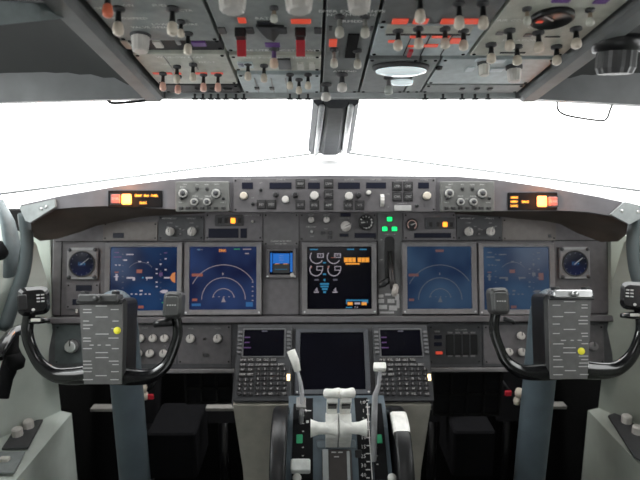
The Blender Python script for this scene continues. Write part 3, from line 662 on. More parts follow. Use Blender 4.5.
part('display_window', b, tt); lamp(tt, 439, 352.8, .018, .0075, redg); lamp(tt, 437, 331.5, .014, .005, panel_lt); window(tt, 434, 335, 442, 339); window(tt, 434, 342, 442, 346)
tt = Thing('right_knob_panel', 'lower right panel of three pale knobs behind the right yoke', 'panel', LOW, 515, 345)
plate(tt, 484, 325, 541, 364, panel, .003, .001)
for q in ((520, 335.5), (508, 351.5), (521, 351.5)): knob(tt, *q, .0105, pale, .016)
tt = Thing('right_corner_panel', 'plain lower panel in the right corner behind the yoke placard', 'panel', LOW, 580, 345)
plate(tt, 545, 325, 604, 364, panel, .003, .001); knob(tt, 592, 346, .012, panel_lt, .015)

# ================================================================== aisle stand, CDUs, lower display
STF = Frame(CDUF.w(CDUF.uv(331, 365)[0], CDUF.uv(331, 365)[1], -.004), CDUF.V, CDUF.N)
t = Thing('aisle_stand', 'beige-sided centre stand carrying the keypad units and lower display', 'console', STF, 331, 365)
b = MB(); tp = [t.p(*q) for q in ((238, 324.5), (427, 324.5), (432.5, 405), (231.5, 405))]; b.prism(tp, -.035, 0, panel_dk); part('sloped_top', b, t)
BF = reclined(331, 405, 1.335, -4)
b = MB(); Mi = t.o.matrix_world.inverted()
fp = [BF.w(*BF.uv(*q)) for q in ((233, 405), (431, 405), (421, 470), (417, 500), (247, 500), (243, 470))]
fp[3:5] = [Vector((fp[3].x, fp[3].y+.02, .0)), Vector((fp[4].x, fp[4].y+.02, .0))]
bk = [q+Vector((0, .10, 0)) for q in fp]
b.rings([[Mi @ q for q in fp], [Mi @ q for q in bk]], beige); part('body', b, t)
for side in (0, 1):
    b = MB(); pts = [(296, 408), (300, 480), (278, 480), (283, 408)] if side == 0 else None
    X = (lambda v: v)
def cdu(side):
    F = CDUF
    X = (lambda v: v) if side == 0 else (lambda v: v+138)
    t = Thing('keypad_display_unit', 'keypad unit with small black screen on the %s side of the lower display' % ('left' if side == 0 else 'right'), 'keypad unit', F, X(264), 365)
    dx = 0
    b = MB(); c = [t.p(X(238.5), 327), t.p(X(291.5), 327), t.p(X(292), 402.5), t.p(X(233.5), 402.5)]
    xm = (c[0][0]+c[3][0])/2; xr = (c[1][0]+c[2][0])/2
    x0, x1, y0, y1 = xm, xr, c[3][1], c[0][1]
    b.box(x0, x1, y0, y1, 0, .012, mat('keypad_case', (.045, .046, .05), .5), .004); part('case', b, t)
    W = x1-x0; H = y1-y0
    def P(fx, fy): return x0+W*fx, y1-H*fy
    a = (P(.13, 0)[0], P(.86, 0)[0], P(0, .42)[1], P(0, .065)[1])
    b = MB(); b.box(a[0]-.004, a[1]+.004, a[2]-.004, a[3]+.004, .012, .0145, mat('cdu_bezel', (.12, .12, .125), .45), .003); part('screen_bezel', b, t)
    b = MB(); b.box(*a, .0146, .0156, scr_blk, .002)
    for (fx, fy, w_) in ((.5, .085, .10), (.19, .17, .10), (.19, .24, .09), (.20, .31, .13)):
        q = P(fx, fy); b.box(q[0]-W*w_/2, q[0]+W*w_/2, q[1]-.0015, q[1]+.0015, .0156, .0159, E_mg if fx < .4 else E_dim)
    part('screen', b, t)
    kc = {}
    def key(name, fx, fy, w_, h_, s_=None, m=btn_m, r=False):
        q = P(fx, fy); kk = (w_, h_, s_, m.name, r)
        if kk not in kc:
            k_ = MB()
            if r: k_.lathe([(w_/2, 0), (w_/2, .004), (w_*.42, .005), (.0001, .005)], m, 14)
            else: k_.box(-w_/2, w_/2, -h_/2, h_/2, 0, .005, m, .0012)
            if s_: k_.text(s_, 0, 0, h_*.6, ink, .0056, w_*.85)
            kc[kk] = k_.mesh('key')
        part(name, kc[kk], t, (q[0], q[1], .012))
    for k in range(6):
        for fx in (.055, .945): key('line_select_key', fx, .10+k*.054, .010, .0065, None, mat('key_grey', (.16, .16, .165), .4))
    kw, kh = W*.115, H*.045
    labs = [['INIT REF', 'RTE', 'CLB', 'CRZ', 'DES'], ['DIR', 'LEGS', 'DEP ARR', 'HOLD', 'PROG', 'EXEC'], ['N1', 'FIX'], ['PREV', 'NEXT']]
    for r_, row in enumerate(labs):
        for k, s_ in enumerate(row): key('function_key', .14+k*.135, .475+r_*.063, kw, kh, s_)
    letters_ = 'ABCDEFGHIJKLMNOPQRSTUVWXYZ'
    i = 0
    for r_ in range(6):
        for k in range(5):
            if i < 26: s_ = letters_[i]
            else: s_ = ['SP', 'DEL', '/', 'CLR'][i-26]
            key('letter_key', .42+k*.115, .595+r_*.063, W*.085, H*.042, s_); i += 1
    for r_, row in enumerate(('123', '456', '789', '.0-')):
        for k, s_ in enumerate(row): key('number_key', .10+k*.10, .735+r_*.058, W*.075, H*.04, s_, btn_m, True)
    q = P(.955, .70); b = MB(); b.box(q[0]-.005, q[0]+.003, q[1]-.008, q[1]+.008, .012, .014, mat('lamp_warm', (1, .8, .5), .4, emit=2.2, ecol=(1, .75, .4), noise=0), .001); part('indicator_light', b, t)
cdu(0); cdu(1)
display('large blank black display unit low between the two keypad units', 300, 333, 364.5, 390, scr_blk, None, None, mat('bezel_slate', (.07, .074, .085), .45), Frame(STF.w(0, 0, .003), STF.V, STF.N), 5, 'lower_display_unit')

# ================================================================== throttle quadrant
t = Thing('throttle_quadrant', 'slate throttle quadrant with white thrust levers at the bottom centre', 'throttle', QF, 336, 440)
def qz(v): return -max(0, v-.02)**2*2.4 - max(0, -.05-v)**2*1.5
xl, xr = t.p(287, 440)[0], t.p(389, 440)[0]
b = MB(); N_ = 16; v0, v1 = -.16, .115
top_ = [(v0+(v1-v0)*k/N_) for k in range(N_+1)]
ringL = [(xl, v, qz(v)) for v in top_]+[(xl, v1, -.06), (xl, v0, -.20)]
ringR = [(xr, y, z) for _, y, z in ringL]
b.rings([ringL, ringR], slate)
part('quadrant_body', b, t)
def on(px, py): q = t.p(px, py); return q[0], q[1], qz(q[1])
# black side scales with white marks
def scale_strip(x0, x1, marks, green_y):
    b = MB(); ys = [395+k*6 for k in range(16)]; xa, xb = t.p(x0, 440)[0], t.p(x1, 440)[0]; rs = []
    for y in ys: v = t.p(336, y)[1]; rs.append([(xa, v, qz(v)-.01), (xb, v, qz(v)-.01), (xb, v, qz(v)+.002), (xa, v, qz(v)+.002)])
    b.rings(rs, blackm)
    for (px, py, w_, h_, m) in marks:
        q = t.p(px, py); z_ = qz(q[1])+.0025; b.box(q[0]-w_/2, q[0]+w_/2, q[1]-h_/2, q[1]+h_/2, z_-.001, z_+.0005, m)
    return part('scale_plate', b, t)
scale_strip(288, 309, [], 0) if False else None
scale_strip(303, 313, [(308.5, 410, .012, .002, ink), (305.5, 410, .004, .007, ink), (307.5, 422, .006, .006, ink)], 0)
scale_strip(357, 371, [(368, 398+k*8, .010 if k % 2 else .007, .002, ink) for k in range(11)]+[(369.6, 440, .0022, .17, ink)], 0)
b = MB()
for k, s_ in enumerate(('UP', '1', '2', '5', '10', '15', '25', '30', '40')):
    q = t.p(363.5, 401+k*9.3); b.text(s_, q[0], q[1], .0085, ink, qz(q[1])+.003, .013)
part('flap_scale_numerals', b, t)
for (px, s_) in ((299.5, 0), (379, 1)):
    b = MB(); xa, xb = t.p(px-7, 440)[0], t.p(px+6, 440)[0]; va, vb = t.p(336, 480)[1], t.p(336, 402)[1]
    rs = []
    for k in range(9): v = va+(vb-va)*k/8; rs.append([(xa, v, qz(v)-.01), (xb, v, qz(v)-.01), (xb, v, qz(v)+.003), (xa, v, qz(v)+.003)])
    b.rings(rs, blackm)
    q = t.p(px, 439.5); z_ = qz(q[1])+.0035; b.box(q[0]-.007, q[0]+.007, q[1]-.010, q[1]+.010, z_-.001, z_+.001, green, .002)
    for k in range(7): y_ = q[1]-.055+k*.018; b.box(q[0]+(.006 if not s_ else -.010), q[0]+(.010 if not s_ else -.006), y_-.001, y_+.001, z_, z_+.0006, ink) if abs(k-3) > .5 else None
    part('trim_scale', b, t)
# centre slot plates
b = MB(); a = t.rect(322, 450, 352, 482); b.box(*a, -.012, .004, mat('slot_brown', (.055, .048, .046), .5), .003)
a = t.rect(322.5, 450.5, 328.5, 482); b.box(*a, .004, .008, mat('strip_pale', (.36, .38, .38), .4), .001)
a = t.rect(347, 452, 350, 482); b.box(*a, .004, .006, MATS['strip_pale'], .001)
for px in (333.5, 340): a = t.rect(px-2, 452.5, px+2.6, 453.6); b.box(*a, .004, .005, ink)
a = t.rect(334, 457, 339, 458); b.box(*a, .004, .005, ink); part('center_cover', b, t)
b = MB(); a = t.rect(316, 440, 356, 449); b.box(*a, -.01, .0035, mat('slate_lt', (.12, .15, .17), .4), .005); a = t.rect(355, 450, 362, 458); b.box(*a, -.01, .0035, black, .003); part('cover_lip', b, t)
# thrust levers, each with horizontal grip and reverse lever
levw = mat('lever_white', (.82, .81, .77), .35)
for s_ in (-1, 1):
    cx_ = t.p(337.3, 430)[0]; x_a = cx_+s_*.0012; x_b = cx_+s_*.027
    xs = sorted((x_a, x_b)); yb = t.p(337, 443)[1]
    def side_poly(b, pts, xs, m):
        b.rings([[(xs[0], y, z) for y, z in pts], [(xs[1], y, z) for y, z in pts]], m)
    b = MB(); side_poly(b, [(yb-.010, -.01), (yb+.040, -.01), (yb+.045, .055), (yb+.030, .085), (yb+.0, .085), (yb-.012, .062), (yb-.012, .02)], xs, levw)
    lv = part('thrust_lever', b, t)
    # spool grip
    g0 = Vector((x_a, yb+.004, .072)); prof = [(.0001, 0), (.0185, 0), (.0185, .004), (.0145, .012), (.0125, .028), (.0135, .042), (.0175, .053), (.0195, .058), (.0001, .058)]
    Mx = Matrix.Translation(g0) @ Matrix.Rotation(s_*math.pi/2, 4, 'Y'); b = MB(); b.lathe(prof, levw, 20, M=Mx, sx=1.0, sy=.95); part('grip', b, lv)
    # reverse lever standing behind
    b = MB(); side_poly(b, [(yb+.022, .06), (yb+.046, .055), (yb+.056, .105), (yb+.054, .140), (yb+.040, .150), (yb+.030, .140), (yb+.034, .10)], [xs[0]+.002, xs[1]-.002], levw)
    b.tube([((xs[0]), yb+.046, .148), ((xs[0]+xs[1])/2, yb+.042, .158), ((xs[1]), yb+.046, .150)], [.010, .0085, .011], levw, 12)
    b.box((xs[0]+xs[1])/2-.009, (xs[0]+xs[1])/2+.009, yb+.026, yb+.033, .118, .132, black); part('reverse_lever', b, lv)
# speed brake lever (left)
b = MB(); q0 = on(300.5, 418); tp_ = t.p(290.5, 351)
F3 = QF
def P3(px, py, n): # point at height n above the quadrant surface seen through a pixel
    Fn = QF.off(n); u, v = Fn.uv(px, py); return Vector((u-t.u, v-t.v, n))
b.tube([P3(301, 425, -.01), P3(301.5, 408, .03), P3(302, 393, .06), P3(300.5, 382, .085), P3(297, 369, .105)], [.009, .009, .0085, .007, .005], mat('lever_grey', (.42, .42, .44), .4), 12, el=.6)
sb = part('speed_brake_lever', b, t)
b = MB(); b.tube([P3(297.6, 371, .103), P3(295, 361, .118), P3(291, 350.5, .132)], [.0075, .0095, .0095], levw, 12, el=.75); part('lever_handle', b, sb)
b = MB(); c_ = P3(301.5, 404, .036); b.box(c_.x-.0115, c_.x+.0095, c_.y-.012, c_.y+.012, c_.z-.004, c_.z+.010, mat('lever_base', (.36, .35, .34), .4), .002); b.lathe([(.002, 0), (.002, .001), (.0001, .001)], black, 10, (c_.x, c_.y-.003, c_.z+.010)); part('lever_collar', b, sb)
# flap lever (right)
b = MB(); b.tube([P3(374, 462, .0), P3(374, 436, .02), P3(374.5, 410, .05), P3(375, 396, .075), P3(378.6, 385, .095), P3(380, 372, .115)], [.0055, .0065, .0065, .006, .0042, .0040], MATS['lever_grey'], 12, el=.6)
fl = part('flap_lever', b, t)
b = MB(); c_ = P3(379.7, 367, .12); b.box(c_.x-.0135, c_.x+.0135, c_.y-.008, c_.y+.008, c_.z-.006, c_.z+.008, levw, .003); part('lever_handle', b, fl)
# start/cutoff levers and white guard at the lower left
b = MB(); a = t.rect(291, 462, 310.5, 474); b.box(*a, -.01, .022, mat('guard_white', (.78, .80, .78), .4), .004); part('parking_brake_lever', b, t)
for px in (297, 392): b = MB(); b.lathe([(.010, 0), (.008, .006), (.0001, .007)], levw, 16, (*t.p(px, 478), 0)); part('brake_light', b, t)
# trim wheels on both sides
for s_, px in ((0, 281), (1, 397)):
    wc = at(px, 470, 1.215)
    loc = t.o.matrix_world.inverted() @ wc
    R_ = .135; hwid = .0165
    prof = [(.035, -hwid*.5), (.075, -hwid*.35), (R_-.02, -hwid*.6), (R_-.012, -hwid), (R_-.003, -hwid), (R_, -hwid*.7), (R_, hwid*.7), (R_-.003, hwid), (R_-.012, hwid), (R_-.02, hwid*.6), (.075, hwid*.35), (.035, hwid*.5)]
    b = MB(); b.lathe(prof, mat('wheel_black', (.010, .010, .011), .38), 48, M=Matrix.Rotation(math.pi/2, 4, 'Y')); w = part('trim_wheel', b, t, loc)
    b = MB()
    if s_:
        rs = []
        for k in range(7):
            an = math.radians(49+k*4.4)
            c_, s2 = math.cos(an), math.sin(an)
            ring = [(xx, (rr)*c_, (rr)*s2) for xx, rr in ((-hwid*1.03, R_-.014), (-hwid*1.03, R_-.002), (-hwid*.75, R_+.0006), (hwid*.75, R_+.0006), (hwid*1.03, R_-.002), (hwid*1.03, R_-.014))]
            rs.append([(-x if False else x, y, z) for x, y, z in ring])
        b.rings(rs, levw); part('white_stripe', b, w, (0, 0, 0)); STR = w.children[0]
    # place stripe facing the viewer: local +y/+z of the quadrant frame

# ================================================================== control columns and yokes
def yoke(side):
    hub = at(103, 340, YF_D)
    hx = hub.x if side == 0 else 2*CX-hub.x
    t_ = math.radians(17); F = Frame(hub, (0, math.sin(t_), math.cos(t_)), (0, -math.cos(t_), math.sin(t_)))
    sg = 1 if side == 0 else -1
    lab = 'left' if side == 0 else 'right'
    T = bpy.data.objects.new('control_yoke', None); col.objects.link(T); T.empty_display_size = .03
    M = Matrix((F.U, F.V, F.N)).transposed().to_4x4(); M.translation = Vector((hx, hub.y, hub.z+(.006 if side else 0))); T.matrix_world = M
    tag(T, 'black yoke with checklist placard on slate column, in front of the %s seat position' % lab, 'control yoke', None)
    T['label'] = 'black control yoke with grey checklist placard on the %s-hand column' % lab
    def P(px, py, n=0.):
        u, v = F.off(n).uv(px, py); return Vector((u*sg, v, n))
    def mk(b): # keep winding consistent on mirrored side is unnecessary for two-sided shading
        return b
    # column
    Mi = M.inverted(); b = MB(); yc = at(128, 330, 1.27); hx0 = hx; hx = hx0-(.013 if side == 0 else -.013)
    cpts = [Vector((hx, yc.y+.02, .02)), Vector((hx, yc.y+.01, .35)), Vector((hx, yc.y, .70)), Vector((hx, yc.y-.004, hub.z-.02)), Vector((hx, yc.y-.015, hub.z+.015)), Vector((hx, yc.y-.05, hub.z+.038)), Vector((hx, yc.y-.10, hub.z+.028))]
    cpts[-1].x = hx0; cpts[-2].x = (hx+hx0)/2; b.tube([Mi @ q for q in spline(cpts, 5)], .0365, colm, 24); part('column', b, T)
    b = MB(); b.lathe([(.055, 0), (.055, .02), (.043, .06)], blackm, 24, M=Mi @ Matrix.Translation((hx, yc.y+.02, 0))); part('column_boot', b, T); hx = hx0
    # hub behind the placard
    b = MB(); p0 = P(86, 383); p1 = P(126, 298); x0, x1 = sorted((p0.x, p1.x))
    b.box(x0, x1, p0.y, p1.y, -.075, -.004, black, .012); part('hub', b, T)
    # horns
    outb = [P(92, 374, -.02), P(72, 376, -.02), P(55, 374.5, -.02), P(41, 365, -.018), P(32, 350, -.015), P(27.5, 335, -.012), P(28, 322, -.008), P(31, 308, .0)]
    b = MB(); pts = spline(outb, 5); n = len(pts); b.tube(pts, [.0205-.0085*min(1, k/(n*.5)) for k in range(n)], blackg, 16, el=.75); h1 = part('outer_horn', b, T)
    inb = [P(112, 375, -.02), P(132, 377, -.02), P(150, 376, -.02), P(165, 366, -.018), P(173, 350, -.015), P(177.5, 335, -.012), P(177, 322, -.008), P(174.5, 312, .0)]
    b = MB(); pts = spline(inb, 5); b.tube(pts, [.0200-.0095*min(1, k/(n*.5)) for k in range(n)], blackg, 16, el=.75); h2 = part('inner_horn', b, T)
    # grip heads
    b = MB(); c_ = P(33.5, 302, .002)
    b.box(-.029, .029, -.027, .030, -.03, .022, blackg, .014, M=Matrix.Translation(c_) @ Matrix.Rotation(sg*.10, 4, 'Z') @ Matrix.Rotation(sg*.5, 4, 'Y')); g1 = part('grip_head', b, h1)
    b = MB(); Mg = Matrix.Translation(c_) @ Matrix.Rotation(sg*.10, 4, 'Z') @ Matrix.Rotation(sg*.5, 4, 'Y')
    for k in range(3):
        for j in range(2): b.box(sg*(.008+j*.008)-.003, sg*(.008+j*.008)+.003, -.002+k*.0065, .001+k*.0065, .0222, .0228, ink, M=Mg)
    b.box(-sg*.020-.008, -sg*.020+.008, -.014, .016, .022, .026, black, .003, M=Mg); b.lathe([(.003, .022), (.003, .025), (.0001, .025)], pale, 10, (-.002, -.016, 0), M=Mg); part('trim_switch', b, g1)
    b = MB(); b.tube([P(30, 321, .012), P(38, 320.5, .014), P(50, 320.5, .008)], [.0065, .0075, .004], blackg, 12); b.box(-.009, .009, -.003, .003, 0, .003, white, .001, M=Matrix.Translation(P(36, 320, .021))); part('thumb_lever', b, h1)
    b = MB(); c_ = P(173.8, 305, .004); b.box(-.0185, .0185, -.027, .027, -.018, .016, mat('grip_dark', (.045, .045, .045), .4), .010, M=Matrix.Translation(c_) @ Matrix.Rotation(-sg*.06, 4, 'Z')); g2 = part('grip_head', b, h2)
    b = MB(); b.box(-.013, .013, -.020, .018, .016, .019, mat('switch_plate', (.08, .08, .08), .4), .004, M=Matrix.Translation(c_))
    for k in range(4): b.box(-.009+k*.005, -.006+k*.005, -.001, .0015, .019, .0195, ink, M=Matrix.Translation(c_))
    part('switch_plate', b, g2)
    if side: b = MB(); b.tube([P(168, 323, .0), P(160, 325, .0), P(158, 328, .0)], [.005, .005, .004], black, 10); part('hook', b, h2)
    else: b = MB(); b.tube([P(172, 322, .0), P(160, 323, .0), P(154, 324.5, .0)], [.009, .008, .007], black, 10); part('trigger', b, h2)
    # placard
    b = MB(); poly = [P(79.5, 302), P(122.5, 302), P(121.5, 384), P(84.5, 384)]
    b.prism([(q.x, q.y) for q in poly], -.004, .002, placard_m)
    rows = [(306, 'h'), (309.5, 'lr'), (312.5, 'l'), (317, 'h'), (321, 'lr'), (325, 'l'), (328.5, 'lr'), (334, 'h'), (338, 'lr'), (341, 'l'), (345, 'c'), (348.5, 'lr'), (352.5, 'h'), (357.5, 'h'), (361, 'lr'), (364.5, 'lr'), (368, 'l'), (371.5, 'lr'), (375.5, 'h'), (379.5, 'lr')]
    rr = random.Random(3+side)
    def dash(x0, x1, y): 
        p_, q_ = P(x0, y), P(x1, y); xa, xb = sorted((p_.x, q_.x)); b.box(xa, xb, p_.y-.0009, p_.y+.0009, .002, .0024, inkd if False else ink)
    for y, k in rows:
        if k == 'h': dash(96, 107+rr.random()*2, y)
        if 'l' in k: dash(83.5, 89+rr.random()*5, y)
        if 'r' in k: dash(113-rr.random()*5, 119, y)
        if k == 'c': dash(90, 94, y); dash(98, 101, y); dash(106, 111, y)
    pl = part('checklist_placard', b, T)
    b = MB(); q = P(117.3, 330.5, .002) if side == 0 else P(90.5, 356, .002); q = q if side == 0 else Vector((P(90.5, 356).x, P(90.5, 356).y, .002))
    b.lathe([(.0072, 0), (.0072, .001), (.0001, .001)], yellow, 20, (q.x, q.y, .0022)); part('yellow_marker', b, pl)
    # clip
    b = MB(); p0, p1 = P(77, 302.5), P(123, 294); xs = sorted((p0.x, p1.x)); cm = mat('clip_dark', (.06, .06, .06), .35) if side == 0 else mat('clip_silver', (.42, .42, .42), .25, metal=.7)
    b.box(xs[0]+.006, xs[1]-.006, p0.y, p1.y, -.02, .014, cm, .005); b.box(xs[0], xs[1], p0.y-.004, p0.y+.006, -.004, .006, black, .003)
    b.lathe([(.007, 0), (.006, .012), (.0001, .012)], cm, 14, ((xs[0]+xs[1])/2, (p0.y+p1.y)/2, .012)); b.box(xs[0]+.010, xs[0]+.02, p1.y-.006, p1.y+.006, -.01, .010, black, .002); b.box(xs[1]-.02, xs[1]-.010, p1.y-.006, p1.y+.006, -.01, .010, black, .002)
    part('clip', b, T)
yoke(0); yoke(1)

# ================================================================== footwell: pedals, bars, boxes
def world_thing(name, label, cat, loc, group=None):
    o = bpy.data.objects.new(name, None); col.objects.link(o); o.empty_display_size = .03; o.location = loc; tag(o, label, cat, group); return o
bar_m = mat('footrest_pale', (.26, .25, .23), .4)
for s_, px in ((-1, 'left'), (1, 'right')):
    base = world_thing('rudder_pedal_assembly', 'dark rudder pedals with pale footrest bar under the %s half of the panel' % px, 'rudder pedals', (sx(s_, .472), 1.62, 0))
    for k in (-1, 1):
        b = MB(); b.box(-.055, .055, -.02, .02, 0, .26, blackm, .01, M=Matrix.Translation((k*.125, 0, .36)) @ Matrix.Rotation(-.35, 4, 'X')); pd = part('pedal', b, base)
        b = MB(); b.tube([(k*.125, .03, .02), (k*.125, .05, .38)], .015, black, 10); part('pedal_arm', b, base)
        b = MB(); b.box(k*.17-.065, k*.17+.065, -.12, -.09, .465, .474, bar_m, .003); part('footrest_bar', b, base)
    b = MB(); b.box(-.05, .09, -.20, -.02, .30, .44, mat('box_dark', (.007, .007, .008), .9, spec=.1), .01) if s_ < 0 else b.box(-.12, .0, -.20, -.02, .30, .44, mat('box_dark', (.03, .032, .034), .6), .01); part('center_box', b, base)
for s_, (kx, ky), lab in ((-1, (143, 388), 'left'), (1, (519, 393), 'right')):
    c_ = at(kx, ky, 1.42); o = world_thing('pedal_adjust_crank', 'cream pedal adjustment knob beside the %s yoke column' % lab, 'knob', c_)
    b = MB(); b.lathe([(.0001, -.012), (.008, -.011), (.011, 0), (.008, .011), (.0001, .012)], cream, 16); part('knob', b, o)
    b = MB(); b.lathe([(.0001, -.010), (.007, -.009), (.009, 0), (.007, .009), (.0001, .010)], cream, 16, (.004*(-s_), 0, -.022)); b.tube([(0, .0, -.02), (0, .08, -.03), (0, .34, -.03)], .005, blackm, 8); part('crank_arm', b, o)
    b = MB(); b.box(-.008, .008, -.004, .004, -.006, .006, redm, .002, M=Matrix.Translation((-s_*.018 if s_ < 0 else -.028, 0, -.024 if s_ < 0 else 0))); part('red_tab', b, o)
# vent grille boxes under the lower panel
def grille(label, x0, x1, y0, y1, nx, ny):
    F = reclined((x0+x1)/2, (y0+y1)/2, 1.52, 0); t = Thing('vent_grille', label, 'grille', F, (x0+x1)/2, (y0+y1)/2)
    a = t.rect(x0, y0, x1, y1); b = MB(); b.box(*a, -.03, 0, blackm, .004)
    part('backing', b, t); b = MB()
    for k in range(nx+1): xx = a[0]+(a[1]-a[0])*k/nx; b.box(xx-.003, xx+.003, a[2], a[3], 0, .008, mat('grille_dark', (.010, .010, .010), .8, spec=.2))
    for k in range(ny+1): yy = a[2]+(a[3]-a[2])*k/ny; b.box(a[0], a[1], yy-.003, yy+.003, 0, .008, MATS['grille_dark'])
    part('bars', b, t)
grille('dark open grille under the panel left of the centre stand', 186, 232, 372, 402, 3, 2)
grille('dark open grille under the panel right of the centre stand', 434, 500, 372, 414, 4, 2)

# ================================================================== side consoles panels
for s_, lab in ((-1, 'left'), (1, 'right')):
    zc = E-.7605
    F = Frame((sx(s_, .70), 1.05, E-.765), (0, 1, 0), (0, 0, 1))
    px, py = (22, 436) if s_ < 0 else (628, 434)
    t = Thing('side_console_panel', 'dark triangular-looking panel with two pale knobs on the %s side console' % lab, 'panel', F, px, py)
    t.o['label'] = 'dark panel with two pale knobs on the %s side console' % lab
    pts = [(2, 450), (28, 449), (43, 421), (20, 423)] if s_ < 0 else [(634, 458), (641, 462), (641, 430), (616, 414), (608, 417)]
    b = MB(); pl_ = [t.p(*q) for q in pts]; b.prism(pl_, 0, .005, panel_dk); part('face_plate', b, t)
    for q in (((18, 437), (29, 429)) if s_ < 0 else ((626, 424), (637, 435))):
        b = MB(); b.lathe([(.013, .005), (.013, .022), (.010, .025), (.0001, .025)], pale, 18, knurl=.05, smooth=False); part('knob', b, t, (*t.p(*q), 0))
t = Thing('oxygen_panel', 'lighter grey panel with a white button at the lower left corner of the side console', 'panel', Frame((sx(-1, .70), .9, E-.765), (0, 1, 0), (0, 0, 1)), 5, 463)
b = MB(); b.prism([t.p(*q) for q in ((-6, 453), (25, 453), (14, 474), (-6, 474))], 0, .004, mat('panel_mid', (.22, .24, .24), .5)); part('face_plate', b, t)
b = MB(); b.box(-.011, .011, -.007, .007, .004, .012, white, .003); part('button', b, t, (*t.p(5, 462), 0))
# inboard vertical strips at the panel ends
for s_, lab, xs in ((-1, 'left', (31, 50)), (1, 'right', (611, 629))):
    F = reclined(40 if s_ < 0 else 620, 280, 1.47, 15)
    b = MB(); pl_ = [F.w(*F.uv(*q)) for q in ((xs[0], 236), (xs[1], 236), (xs[1]+(2 if s_ < 0 else -1), 330), (xs[0]+(2 if s_ < 0 else 0), 330))]
    b.add(pl_+[q+Vector((0, .03, 0)) for q in pl_], [(0, 1, 2, 3), (0, 4, 5, 1), (2, 6, 7, 3), (1, 5, 6, 2), (0, 3, 7, 4)], wall_m if s_ < 0 else mat('sidewall_shaded', (.26, .27, .25), .6)); struct('trim_panel_end_'+lab, b)  # right strip uses the darker wall colour with its shade painted in
    # curved window-sill bracket outboard
    b = MB(); x_ = lambda v: v if s_ < 0 else 660-v
    P_ = [at(x_(24), 216, 1.40), at(x_(27), 240, 1.38), at(x_(24), 270, 1.36), at(x_(14), 300, 1.33), at(x_(4), 330, 1.30)]
    b.tube(spline(P_, 4), .022, wall_up, 14, el=.6); struct('trim_sill_'+lab, b)
# sliding window handle left: dark disc on grey lever at the left edge
t = world_thing('window_latch_handle', 'grey window latch with dark round hub at the left frame edge beside the windshield', 'handle', at(4, 245, 1.22))
b = MB(); b.tube([(.0, 0, .10), (.014, 0, .05), (.018, 0, 0), (.004, 0, -.07)], [.014, .022, .026, .02], mat('latch_grey', (.15, .18, .19), .5), 14, el=.5); part('lever', b, t)
b = MB(); b.lathe([(.0001, 0), (.022, 0), (.020, .012), (.0001, .014)], blackm, 20, M=Matrix.Translation((.0, -.018, -.008)) @ Matrix.Rotation(math.pi/2, 4, 'X')); part('hub', b, t)
# black steering handle at far left
t = world_thing('steering_tiller', 'black curved steering tiller at the left wall beside the yoke', 'tiller', at(3, 365, 1.08))
b = MB(); pts = [at(23, 329, 1.20), at(13, 333, 1.18), at(5, 343, 1.15), at(-4, 358, 1.12)]; c_ = Vector(t.location)
b.tube([q-c_ for q in spline(pts, 4)], .014, blackg, 12, el=.8); part('rim', b, t)
b = MB(); pts = [at(14, 334, 1.18), at(13, 352, 1.17), at(8, 372, 1.16), at(2, 398, 1.15)]; b.tube([q-c_ for q in spline(pts, 4)], [.010]*4+[.016]*5+[.013]*4, blackm, 12); part('crank', b, t)
b = MB(); q = at(15, 361, 1.16)-c_; b.lathe([(.0001, -.016), (.016, -.015), (.020, 0), (.014, .014), (.0001, .016)], blackm, 18, tuple(q)); part('knob', b, t)

# ================================================================== overhead panel
OHB = OH
def ohthing(name, label, px, py): return Thing(name, label, 'overhead panel', OH, px, py)
def vpx(x0, y): # panel lines run to the common vanishing point; x at picture row 0 -> row y
    return x0+(314-x0)*y/262.0
def ohplate(t, xa, xb, y0, y1, m, z=0., th=.02, extra=None, name='face_plate'):
    """module between overhead column lines xa..xb (positions at row 0) and rows y0..y1"""
    b = MB(); p = [t.p(vpx(xa, y1), y1), t.p(vpx(xb, y1), y1), t.p(vpx(xb, y0), y0), t.p(vpx(xa, y0), y0)]
    x0, x1 = (p[0][0]+p[3][0])/2, (p[1][0]+p[2][0])/2; g = .0012
    b.box(x0+g, x1-g, p[0][1]+g, p[2][1]-g, z-th, z, m, .002)
    screws(b, x0+.007, x1-.007, p[0][1]+.007, p[2][1]-.007, z, .003)
    if extra: extra(b, (x0, x1, p[0][1], p[2][1]), z)
    return part(name, b, t)
def olab(t, b, s_, px, py, h, m=ink, z=.0006):
    h *= 1.7; m = mat('overhead_lettering', (.85, .85, .83), .5, noise=0)
    x, y = t.p(px, py); b.text(s_, x, y, h, m, z)
